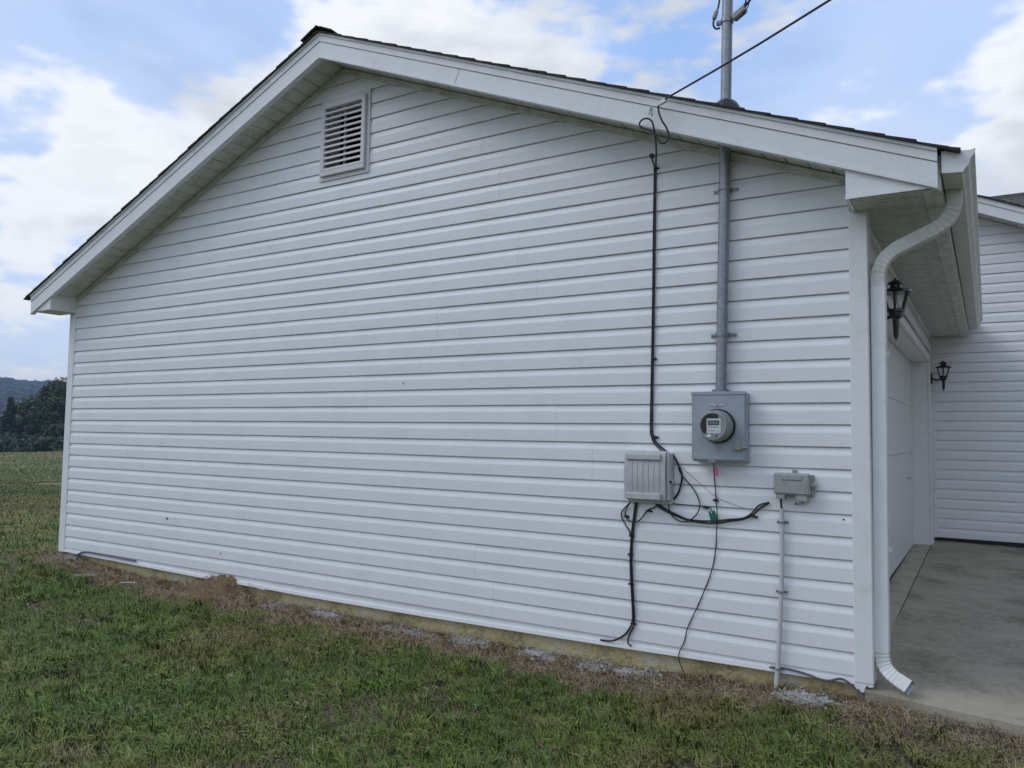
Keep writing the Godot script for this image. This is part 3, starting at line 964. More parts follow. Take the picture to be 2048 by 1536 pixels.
func make_door_wall() -> void:
	# the wall under the eave: piers, header, recessed door
	var st := begin()
	box(st, Vector3(7.10, -0.02, -0.42), Vector3(7.250, 2.40, -0.095))
	box(st, Vector3(7.10, 0.03, -5.74), Vector3(7.250, 2.40, -5.36))
	box(st, Vector3(7.10, 2.075, -5.36), Vector3(7.250, 2.40, -0.42))
	var w := obj("door_wall", st, mat.trim, house)
	var t := Transform3D(Basis(Vector3.FORWARD, Vector3.UP, Vector3.RIGHT), Vector3(7.256, 0, 0))
	for k in 21:
		var y0 := k * PITCH
		if y0 > 2.29: break
		var a := 0.095
		var b := 5.735
		if y0 + PITCH < 2.10:
			siding_board(y0, PITCH, func(_y): return Vector2(0.095, 0.36), 0.0, k + 70, t, "siding_board", w)
		elif y0 > 2.13:
			siding_board(y0, minf(PITCH, 2.36 - y0), func(_y): return Vector2(a, b), 0.0, k + 70, t, "siding_board", w)
	# trim round the opening and along the soffit
	for b in [[Vector3(7.250, 2.338, -5.73), Vector3(7.276, 2.364, -0.096)], [Vector3(7.250, 2.056, -5.40), Vector3(7.278, 2.128, -0.37)],
			[Vector3(7.250, 0.0, -0.425), Vector3(7.276, 2.055, -0.36)], [Vector3(7.250, 0.045, -5.60), Vector3(7.276, 2.055, -5.355)]]:
		st = begin()
		cbox(st, b[0], b[1], 0.003)
		obj("door_trim", st, mat.trim, house)
	for b in [[Vector3(7.085, 2.050, -5.355), Vector3(7.249, 2.074, -0.425)], [Vector3(7.085, 0.02, -5.3555), Vector3(7.249, 2.0495, -5.335)], [Vector3(7.085, 0.02, -0.445), Vector3(7.249, 2.0495, -0.4255)]]:
		st = begin()
		box(st, b[0], b[1])
		obj("door_jamb", st, mat.trim, house)
	st = begin()
	box(st, Vector3(7.084, 0.03, -5.334), Vector3(7.102, 2.048, -5.300))
	obj("door_stop", st, mat.trim, house)
	# sectional door
	st = begin()
	box(st, Vector3(7.04, 0.035, -5.333), Vector3(7.066, 2.049, -0.446))
	var door := obj("garage_door", st, mat.trim, house)
	for k in 4:
		st = begin()
		var y0 := 0.048 + k * 0.500
		cbox(st, Vector3(7.067, y0, -5.331), Vector3(7.094, y0 + 0.497, -0.448), 0.005)
		var sec := obj("door_section", st, mat.trim, door)
		for j in 2:
			st = begin()
			var v0 := y0 + 0.055 + j * 0.215
			prism(st, [Vector2(-5.25, v0), Vector2(-0.53, v0), Vector2(-0.53, v0 + 0.172), Vector2(-5.25, v0 + 0.172)], 7.094, 7.0962, Transform3D(Basis(Vector3.BACK, Vector3.UP, Vector3.RIGHT), Vector3.ZERO))
			obj("raised_panel", st, mat.trim, sec)
	st = begin()
	box(st, Vector3(7.068, 0.018, -5.331), Vector3(7.090, 0.049, -0.448))
	obj("bottom_seal", st, mat.black, door)
	st = begin()
	tube(st, [Vector3(7.094, 0.795, -4.50), Vector3(7.132, 0.795, -4.50)], 0.008, 8, 1)
	tube(st, [Vector3(7.132, 0.795, -4.555), Vector3(7.132, 0.795, -4.445)], 0.009, 8, 1)
	obj("handle", st, mat.steel, door)

func make_wing() -> void:
	var st := begin()
	var zf := WING_Z
	var ry := func(x: float) -> float: return 3.832 - 0.443 * absf(x - 5.6) + 0.443 * 2.153
	# gable wall of the part of the house that stands behind the driveway
	prism(st, [Vector2(5.2, 0.10), Vector2(12.2, 0.10), Vector2(12.2, ry.call(12.2) - 0.06), Vector2(5.6, ry.call(5.6) - 0.06), Vector2(5.2, ry.call(5.2) - 0.06)], zf - 0.15, zf - 0.006)
	var w := obj("wing_wall", st, mat.vinyl, house)
	var pitch := 0.1093
	for k in 45:
		var y0 := 0.095 + k * pitch
		var lo := 7.300 if y0 < 2.33 else 6.9
		if y0 > 4.3: break
		var hi := minf(12.2, 5.6 + (ry.call(5.6) - 0.1 - y0) / 0.443)
		if hi - lo < 0.1: break
		var cuts := [lo, 9.4 + 0.9 * ((k / 2) % 3), hi] if hi > 11.5 else [lo, hi]
		for i in cuts.size() - 1:
			var a: float = cuts[i]
			var b: float = cuts[i + 1]
			var lim := func(y: float) -> Vector2: return Vector2(a, minf(b, 5.6 + (ry.call(5.6) - 0.1 - y) / 0.443))
			siding_board(y0, pitch, lim, 0.0012 * i, k + 120, Transform3D(Basis.IDENTITY, Vector3(0, 0, zf)), "siding_board", w)
	st = begin()
	box(st, Vector3(7.252, 0.092, zf), Vector3(7.300, 2.36, zf + 0.034))
	obj("inside_corner", st, mat.trim, house)
	st = begin()
	box(st, Vector3(7.300, 2.332, zf + 0.019), Vector3(7.62, 2.358, zf + 0.030))
	obj("soffit_channel", st, mat.dirty, house)
	st = begin()
	box(st, Vector3(7.24, -0.2, zf - 0.14), Vector3(12.2, 0.088, zf - 0.03))
	obj("wing_foundation", st, mat.black, house)
	# rake of this gable, roof, and the long roof behind it
	var c := cos(atan(0.443))
	var s := sin(atan(0.443))
	var t := Transform3D(Basis(Vector3(c, -s, 0), Vector3(s, c, 0), Vector3.BACK), Vector3(5.6, ry.call(5.6) - 0.145, zf))
	var run := 6.9 / c
	st = begin()
	prism(st, [Vector2(0, 0), Vector2(run, 0), Vector2(run, 0.105), Vector2(0, 0.105)], 0.282, 0.30, t)
	prism(st, [Vector2(0, 0.107), Vector2(run, 0.107), Vector2(run, 0.160), Vector2(0, 0.160)], 0.280, 0.312, t)
	obj("rake_fascia", st, mat.trim, house)
	st = begin()
	prism(st, [Vector2(0, 0.022), Vector2(run, 0.022), Vector2(run, 0.030), Vector2(0, 0.030)], 0.0, 0.282, t)
	var sof := obj("rake_soffit", st, mat.dirty, house)
	var u := 1.6
	while u < 4.2:
		st = begin()
		prism(st, [Vector2(u + 0.004, 0.0215), Vector2(u + 0.012, 0.013), Vector2(u + 0.117, 0.013), Vector2(u + 0.125, 0.0215)], 0.006, 0.272, t)
		obj("soffit_board", st, mat.dirty, sof)
		u += 0.127
	st = begin()
	prism(st, [Vector2(-0.05, -0.018), Vector2(run, -0.018), Vector2(run, 0.006), Vector2(-0.05, 0.006)], 0.018, 0.030, t)
	obj("rake_channel", st, mat.trim, house)
	st = begin()
	prism(st, [Vector2(0, 0.10), Vector2(run, 0.10), Vector2(run, 0.160), Vector2(0, 0.160)], -3.6, 0.278, t)
	var t2 := Transform3D(Basis(Vector3(-c, -s, 0), Vector3(-s, c, 0), Vector3.BACK), t.origin)
	prism(st, [Vector2(-0.16 * 0.443, 0.10), Vector2(2.2, 0.10), Vector2(2.2, 0.176), Vector2(-0.176 * 0.443, 0.176)], -3.6, 0.33, t2)
	var roof := obj("wing_roof", st, mat.shingle, house)
	var e := run + 0.03
	while e > 0.15:
		st = begin()
		prism(st, [Vector2(e - 0.165, 0.161), Vector2(e - 0.006, 0.161), Vector2(e, 0.165), Vector2(e - 0.002, 0.181), Vector2(e - 0.165, 0.168)], -3.6, 0.334 + rng.randf_range(-0.006, 0.008), t)
		obj("shingle_course", st, mat.shingle, roof)
		e -= 0.143
	# long roof of the main part, its near slope facing the driveway
	var th := atan(0.42)
	var t3 := Transform3D(Basis(Vector3(0, -sin(th), cos(th)), Vector3(0, cos(th), sin(th)), Vector3.RIGHT), Vector3(0, 4.66, -8.6))
	st = begin()
	prism(st, [Vector2(0, -0.10), Vector2(3.0, -0.10), Vector2(3.0, -0.02), Vector2(0, -0.02)], 5.0, 14.0, t3)
	var main_roof := obj("main_roof", st, mat.dark, house)
	for k in 20:
		var e2 := 3.0 - k * 0.143
		var x := 5.0 + (0.15 if k % 2 else 0.0)
		if k < 12:
			st = begin()
			prism(st, [Vector2(e2 - 0.16, -0.019), Vector2(e2, -0.019), Vector2(e2, 0.0), Vector2(e2 - 0.16, -0.010)], 5.0, 14.0, t3)
			obj("shingle_course", st, mat.old_shingle, main_roof)
			continue
		while x < 11.0:
			st = begin()
			var th2 := 0.002 * rng.randf()
			prism(st, [Vector2(e2 - 0.16, -0.019), Vector2(e2, -0.019), Vector2(e2, th2), Vector2(e2 - 0.16, -0.010)], x + 0.004, x + 0.296, t3)
			obj("shingle", st, mat.old_shingle, main_roof)
			x += 0.30
	st = begin()
	box(st, Vector3(5.0, 4.60, -8.72), Vector3(14.0, 4.668, -8.5))
	obj("ridge", st, mat.old_shingle, main_roof)

func make_vent() -> void:
	var x0 := 3.372
	var x1 := 3.882
	var y0 := 3.137
	var y1 := 3.778
	var st := begin()
	for b in [[x0, y0, x1, y0 + 0.030], [x0, y1 - 0.030, x1, y1], [x0, y0 + 0.030, x0 + 0.026, y1 - 0.030], [x1 - 0.026, y0 + 0.030, x1, y1 - 0.030]]:
		box(st, Vector3(b[0], b[1], 0.004), Vector3(b[2], b[3], 0.032))
	var vent := obj("gable_vent", st, mat.vent, house)
	var a0 := x0 + 0.026
	var a1 := x1 - 0.030
	var b0 := y0 + 0.032
	var b1 := y1 - 0.034
	st = begin()
	for b in [[a0, b0, a1, b0 + 0.040], [a0, b1 - 0.040, a1, b1], [a0, b0 + 0.040, a0 + 0.036, b1 - 0.040], [a1 - 0.036, b0 + 0.040, a1, b1 - 0.040]]:
		cbox(st, Vector3(b[0], b[1], 0.006), Vector3(b[2], b[3], 0.056), 0.003)
	obj("vent_frame", st, mat.vent, vent)
	var n := 11
	for i in n:
		var y := lerpf(b0 + 0.052, b1 - 0.076, i / float(n - 1))
		st = begin()
		prism(st, [Vector2(0.047, y - 0.010), Vector2(0.053, y - 0.008), Vector2(0.050, y + 0.008), Vector2(0.020, y + 0.018), Vector2(0.016, y + 0.014)], a0 + 0.036, a1 - 0.036, Transform3D(Basis(Vector3.BACK, Vector3.UP, Vector3.RIGHT), Vector3.ZERO))
		obj("vent_slat", st, mat.vent, vent)
	st = begin()
	var mx := (a0 + a1) * 0.5
	box(st, Vector3(mx - 0.004, b0 + 0.041, 0.008), Vector3(mx + 0.004, b1 - 0.041, 0.030))
	obj("vent_mullion", st, mat.vent, vent)

func make_foundation() -> void:
	var st := begin()
	st.set_smooth_group(1)
	var nx := 150
	var ny := 10
	var rows := []
	for j in ny + 1:
		var row := []
		for i in nx + 1:
			var x := lerpf(-0.085, 7.285, i / float(nx))
			var y := lerpf(-0.55, -0.028, j / float(ny))
			var z := -0.006 + 0.005 * lump_noise.get_noise_2d(x * 160, y * 160) + 0.004 * lump_noise.get_noise_2d(x * 500, y * 500)
			if y < -0.11 and x > 3.0 and x < 6.0: z += 0.014 * maxf(0.0, lump_noise.get_noise_2d(x * 260, y * 260 + 40))
			row.append(Vector3(x, y, z))
		rows.append(row)
	for j in ny:
		for i in nx:
			quad(st, rows[j][i], rows[j][i + 1], rows[j + 1][i + 1], rows[j + 1][i])
	st.set_smooth_group(-1)
	box(st, Vector3(-0.085, -0.55, -6.3), Vector3(7.27, -0.031, -0.02))
	obj("foundation", st, mat.foundation, house)
	st = begin()
	box(st, Vector3(-0.095, -0.03, -6.3), Vector3(-0.02, 2.34, -0.10))
	obj("back_wall", st, mat.vinyl, house)
	st = begin()
	prism(st, [Vector2(-0.09, -0.03), Vector2(7.20, -0.03), Vector2(7.20, rake_y(7.20, 0.09)), Vector2(APEX_X, APEX_Y + 0.09), Vector2(-0.09, rake_y(-0.09, 0.09))], -6.38, -6.30)
	obj("rear_wall", st, mat.vinyl, house)
	st = begin()
	box(st, Vector3(-0.02, 2.40, -6.30), Vector3(7.10, 2.42, -0.121))
	obj("attic_floor", st, mat.bark, house)

func make_house() -> void:
	house = thing("house", "white vinyl sided house with a garage gable and low brown shingle roof", "house")
	make_foundation()
	make_gable_wall()
	make_rakes()
	make_roof()
	make_eave()
	make_door_wall()
	make_wing()
	make_vent()

func make_driveway() -> void:
	var st := begin()
	var top := func(x: float, z: float) -> float: return -0.052 - 0.0185 * z - 0.016 * maxf(0.0, x - 7.27)
	# drive, its front edge chamfered; the joint to the door sill is a real gap
	var xs := [7.262, 7.5, 7.8, 8.2, 8.8, 9.6, 11.0, 12.6]
	var zs := [0.0, -0.02, -0.6, -1.4, -2.4, -3.6, -4.8, -5.86]
	var grid := []
	for x in xs:
		var col := []
		for z in zs:
			var zz: float = z + slab_front(x) * clampf(1.0 + z / 0.6, 0, 1)
			col.append(Vector3(x, top.call(x, zz) - (0.008 if z == 0.0 else 0.0), zz))
		grid.append(col)
	st.set_smooth_group(1)
	for i in xs.size() - 1:
		for j in zs.size() - 1:
			quad(st, grid[i][j], grid[i + 1][j], grid[i + 1][j + 1], grid[i][j + 1])
	st.set_smooth_group(-1)
	for i in xs.size() - 1:
		quad(st, grid[i][0] - Vector3(0, 0.3, -0.006), grid[i + 1][0] - Vector3(0, 0.3, -0.006), grid[i + 1][0], grid[i][0])
	for j in zs.size() - 1:
		quad(st, grid[0][j + 1] - Vector3(0, 0.3, 0), grid[0][j] - Vector3(0, 0.3, 0), grid[0][j], grid[0][j + 1])
	var o := obj("driveway", st, mat.slab)
	tag(o, "stained grey concrete driveway slab in front of the garage door", "driveway", "", "structure")
	st = begin()
	for j in 8:
		var z0 := -0.10 - j * 0.66
		var z1 := z0 - 0.66
		quad(st, Vector3(7.03, top.call(7.0, z0) + 0.002, z0), Vector3(7.252, top.call(7.2, z0), z0), Vector3(7.252, top.call(7.2, z1), z1), Vector3(7.03, top.call(7.0, z1) + 0.002, z1))
		quad(st, Vector3(7.252, -0.3, z0), Vector3(7.252, -0.3, z1), Vector3(7.252, top.call(7.2, z1), z1), Vector3(7.252, top.call(7.2, z0), z0))
	o = obj("door_sill", st, mat.sill)
	tag(o, "pale concrete sill strip between the garage door and driveway", "sill", "", "structure")

# ---------------------------------------------------------------- things on the wall
func screw(parent: Node, at: Vector3, r := 0.006, m: Material = null) -> void:
	var st := begin()
	lathe(st, [Vector2(r, 0), Vector2(r, 0.003), Vector2(r * 0.6, 0.005), Vector2(0, 0.0055)], 8, along(at, Vector3.BACK))
	obj("screw", st, m if m else mat.galv, parent)

func make_meter() -> void:
	var t := thing("meter_box", "blue grey metal electric meter box on the siding under the mast", "meter box", Vector3(6.55, 1.05, 0.018))
	var st := begin()
	cbox(st, Vector3(-0.143, 0.002, 0.0), Vector3(0.150, 0.380, 0.082), 0.004)
	obj("enclosure", st, mat.meter_paint, t)
	st = begin()
	cbox(st, Vector3(-0.147, 0.012, 0.0825), Vector3(0.147, 0.374, 0.092), 0.003)
	obj("cover", st, mat.meter_paint, t)
	st = begin()
	box(st, Vector3(-0.149, 0.370, 0.070), Vector3(0.150, 0.386, 0.096))
	obj("top_lip", st, mat.meter_paint, t)
	var c := Vector3(0.004, 0.197, 0.092)
	var f := along(c, Vector3.BACK)
	st = begin()
	lathe(st, [Vector2(0.094, 0), Vector2(0.094, 0.014), Vector2(0.088, 0.020), Vector2(0.084, 0.020)], 40, f)
	var ring := obj("meter_ring", st, mat.black, t)
	st = begin()
	lathe(st, [Vector2(0.086, 0.012), Vector2(0.086, 0.030), Vector2(0.082, 0.075), Vector2(0.080, 0.102), Vector2(0.074, 0.110), Vector2(0.068, 0.110), Vector2(0.066, 0.104), Vector2(0.0, 0.104)], 40, f)
	var mt := obj("meter", st, mat.meter_case, t)
	ring.name = "meter_ring"
	var zf := c.z + 0.1045
	st = begin()
	var seg := []
	for i in 25:
		var a := deg_to_rad(62) + (deg_to_rad(220) - deg_to_rad(62)) * i / 24.0
		seg.append(Vector2(c.x + cos(a) * 0.064, c.y + sin(a) * 0.064))
	seg.append(Vector2(c.x - 0.030, c.y - 0.041))
	seg.append(Vector2(c.x - 0.030, c.y + 0.040))
	seg.append(Vector2(c.x + 0.030, c.y + 0.040))
	prism(st, seg, zf - 0.0005, zf + 0.0005)
	obj("window", st, mat.black, mt)
	st = begin()
	cbox(st, Vector3(c.x - 0.032, c.y - 0.041, zf - 0.001), Vector3(c.x + 0.045, c.y + 0.038, zf + 0.003), 0.001)
	obj("dial_plate", st, mat.dial, mt)
	st = begin()
	box(st, Vector3(c.x - 0.026, c.y + 0.004, zf + 0.003), Vector3(c.x + 0.036, c.y + 0.029, zf + 0.0042))
	obj("display_frame", st, mat.black, mt)
	st = begin()
	box(st, Vector3(c.x - 0.022, c.y + 0.008, zf + 0.0042), Vector3(c.x + 0.032, c.y + 0.025, zf + 0.0048))
	obj("display", st, mat.lcd, mt)
	st = begin()
	for b in [[-0.024, -0.008, 0.030, -0.004], [-0.024, -0.026, 0.004, -0.023], [0.004, -0.031, 0.010, -0.027], [0.018, -0.028, 0.032, -0.026]]:
		box(st, Vector3(c.x + b[0], c.y + b[1], zf + 0.003), Vector3(c.x + b[2], c.y + b[3], zf + 0.0036))
	obj("print", st, mat.print, mt)
	st = begin()
	cbox(st, Vector3(c.x - 0.030, c.y - 0.062, zf), Vector3(c.x - 0.008, c.y - 0.047, zf + 0.005), 0.002)
	obj("port", st, mat.white_plastic, mt)
	st = begin()
	lathe(st, [Vector2(0.007, 0), Vector2(0.007, 0.008), Vector2(0, 0.009)], 10, along(Vector3(c.x + 0.014, c.y - 0.049, zf), Vector3.BACK))
	box(st, Vector3(c.x + 0.009, c.y - 0.070, zf + 0.002), Vector3(c.x + 0.019, c.y - 0.053, zf + 0.006))
	obj("reset_lug", st, mat.brass, mt)
	st = begin()
	cbox(st, Vector3(0.088, 0.066, 0.0925), Vector3(0.130, 0.094, 0.110), 0.003)
	tube(st, [Vector3(0.128, 0.081, 0.100), Vector3(0.158, 0.082, 0.088)], 0.008, 8, 1)
	obj("lock", st, mat.brass, t)
	st = begin()
	prism(st, [Vector2(-0.050, 0.312), Vector2(-0.010, 0.306), Vector2(0.004, 0.304), Vector2(0.042, 0.313), Vector2(0.030, 0.320), Vector2(0.004, 0.312), Vector2(-0.018, 0.320), Vector2(-0.048, 0.320)], 0.0925, 0.0945)
	obj("seal_strip", st, mat.steel, t)
	screw(t, Vector3(-0.002, 0.311, 0.0945), 0.005, mat.brass)
	st = begin()
	box(st, Vector3(-0.056, -0.002, 0.086), Vector3(-0.012, 0.014, 0.096))
	obj("bottom_clasp", st, mat.galv, t)
	st = begin()
	lathe(st, [Vector2(0.052, 0), Vector2(0.052, 0.008), Vector2(0.040, 0.011), Vector2(0.040, 0.020), Vector2(0.034, 0.022)], 24, Transform3D(Basis.IDENTITY, Vector3(0.003, 0.3805, 0.042)))
	obj("hub", st, mat.galv, t)
	for x in [-0.041, 0.047]:
		st = begin()
		lathe(st, [Vector2(0.006, 0), Vector2(0.006, 0.012), Vector2(0.0, 0.013)], 6, Transform3D(Basis.IDENTITY, Vector3(x, 0.388, 0.042)))
		obj("screw", st, mat.galv, t)
	# pink ribbon and the tag by the ground wire
	st = begin()
	quad(st, Vector3(6.514, 1.018, 0.062), Vector3(6.522, 0.972, 0.058), Vector3(6.536, 0.970, 0.066), Vector3(6.541, 1.016, 0.070))
	quad(st, Vector3(6.514, 1.018, 0.0605), Vector3(6.541, 1.016, 0.0685), Vector3(6.536, 0.970, 0.0645), Vector3(6.522, 0.972, 0.0565))
	tri(st, Vector3(6.524, 1.052, 0.066), Vector3(6.520, 1.016, 0.064), Vector3(6.532, 1.016, 0.067))
	single("ribbon", st, mat.pink, "small pink plastic ribbon hanging under the meter box", "ribbon")

func make_mast() -> void:
	var t := thing("service_mast", "galvanised steel conduit mast rising from the meter box through the roof", "mast")
	var lean := func(y: float) -> Vector3: return Vector3(6.5535 + (y - 1.44) * 0.0195, y, 0.060)
	var st := begin()
	tube(st, [lean.call(1.437), lean.call(2.0), lean.call(2.8), lean.call(3.4), lean.call(4.35)], 0.030, 24, 1)
	obj("pipe", st, mat.galv, t)
	for y in [2.578, 1.756]:
		var p: Vector3 = lean.call(y)
		st = begin()
		var arc := []
		for i in 13:
			var a := PI * i / 12.0
			arc.append(Vector3(p.x + cos(a) * 0.0335, y, p.z + sin(a) * 0.0335))
		var path := [Vector3(p.x + 0.072, y, 0.024), Vector3(p.x + 0.038, y, 0.024)] + arc + [Vector3(p.x - 0.038, y, 0.024), Vector3(p.x - 0.072, y, 0.024)]
		sweep(st, path, [Vector2(-0.010, -0.002), Vector2(0.010, -0.002), Vector2(0.010, 0.002), Vector2(-0.010, 0.002)], Vector3.BACK)
		var s := obj("strap", st, mat.galv, t)
		for dx in [-0.060, 0.060]:
			screw(s, Vector3(p.x + dx, y, 0.026), 0.008)
	var top: Vector3 = lean.call(3.062)
	st = begin()
	lathe(st, [Vector2(0.10, -0.12), Vector2(0.088, -0.055), Vector2(0.078, -0.02), Vector2(0.062, 0.006), Vector2(0.046, 0.020), Vector2(0.034, 0.026), Vector2(0.030, 0.026)], 24, Transform3D(Basis(Vector3.BACK, 0.0), top + Vector3(0, -0.004, 0)))
	obj("roof_boot", st, mat.black, t)
	var cl: Vector3 = lean.call(3.548)
	st = begin()
	lathe(st, [Vector2(0.031, -0.013), Vector2(0.036, -0.013), Vector2(0.036, 0.013), Vector2(0.031, 0.013)], 24, Transform3D(Basis(Vector3.BACK, -0.12), cl))
	box(st, cl + Vector3(-0.062, -0.014, -0.005), cl + Vector3(-0.033, 0.014, 0.005))
	tube(st, [cl + Vector3(-0.052, -0.004, -0.018), cl + Vector3(-0.052, -0.004, 0.020)], 0.006, 8, 1)
	obj("clamp", st, mat.galv, t)
	st = begin()
	var ia := cl + Vector3(0.036, -0.004, 0.010)
	var ib := cl + Vector3(0.112, 0.030, 0.030)
	cbox(st, Vector3(-0.022, 0.0, -0.022), Vector3(0.022, (ib - ia).length(), 0.022), 0.010, along(ia, ib - ia))
	obj("insulator", st, mat.insulator, t)
	# splice and neutral wire on the other side
	st = begin()
	tube(st, [cl + Vector3(-0.040, -0.030, 0.0), cl + Vector3(-0.064, -0.030, 0.004), cl + Vector3(-0.078, -0.006, 0.006), cl + Vector3(-0.074, 0.030, 0.006), cl + Vector3(-0.064, 0.060, 0.006), cl + Vector3(-0.045, 0.13, 0.0), cl + Vector3(-0.025, 0.40, 0.0)], 0.0055, 8, 5)
	obj("neutral_wire", st, mat.cable, t)
	st = begin()
	tube(st, [cl + Vector3(-0.074, 0.026, 0.006), cl + Vector3(-0.072, 0.034, 0.006), cl + Vector3(-0.061, 0.066, 0.006), cl + Vector3(-0.056, 0.078, 0.005)], 0.013, 10, 2, [0.6, 0.85, 1.0, 1.0, 1.0, 0.85, 0.6])
	obj("splice", st, mat.insulator, t)
	st = begin()
	lathe(st, [Vector2(0.031, 0), Vector2(0.045, 0.02), Vector2(0.062, 0.07), Vector2(0.055, 0.12), Vector2(0.0, 0.15)], 20, Transform3D(Basis.IDENTITY, lean.call(4.33)))
	obj("weather_head", st, mat.galv, t)
	# power drop running off up and to the right
	st = begin()
	var a0 := ib + Vector3(-0.006, 0.006, 0.0)
	var dirv := Vector3(0.86, 0.42, 0.62)
	tube(st, [a0, a0 + dirv * 0.05, a0 + dirv * 1.2, a0 + dirv * 4.0 + Vector3(0, -0.25, 0)], 0.0065, 8, 4)
	tube(st, [a0, a0 + Vector3(0.020, 0.060, 0.02), a0 + Vector3(0.030, 0.12, 0.02), a0 + Vector3(-0.03, 0.5, 0.0)], 0.005, 8, 4)
	tube(st, [a0 + dirv * 0.05, a0 + Vector3(0.075, 0.040, 0.04), a0 + Vector3(0.10, 0.075, 0.06), a0 + Vector3(0.06, 0.16, 0.04), a0 + Vector3(-0.02, 0.55, 0.0)], 0.005, 8, 4)
	tube(st, [ia + Vector3(0.055, 0.0, 0.022), a0 + Vector3(0.022, -0.016, 0.02), a0 + Vector3(0.032, 0.014, 0.02), a0 + Vector3(0.060, 0.036, 0.03)], 0.003, 6, 5)
	tube(st, [ia + Vector3(0.050, 0.038, 0.012), ia + Vector3(0.060, 0.056, 0.016), a0 + Vector3(0.012, 0.020, 0.01)], 0.0025, 6, 5)
	single("power_line", st, mat.cable, "dark twisted power line leaving the insulator on the mast", "power line")

func wire(called: String, pts: Array, r: float, m: Material, label: String, category := "cable", group := "") -> Node3D:
	var st := begin()
	tube(st, pts, r, 8, 5)
	return single(called, st, m, label, category, group)

func clip(parent: Node, at: Vector3) -> void:
	var st := begin()
	cbox(st, at + Vector3(-0.009, -0.006, -0.002), at + Vector3(0.011, 0.006, 0.020), 0.002)
	lathe(st, [Vector2(0.006, 0), Vector2(0.006, 0.008), Vector2(0, 0.010)], 8, along(at + Vector3(0.016, -0.003, 0.0), Vector3.BACK))
	obj("clip", st, mat.black, parent)

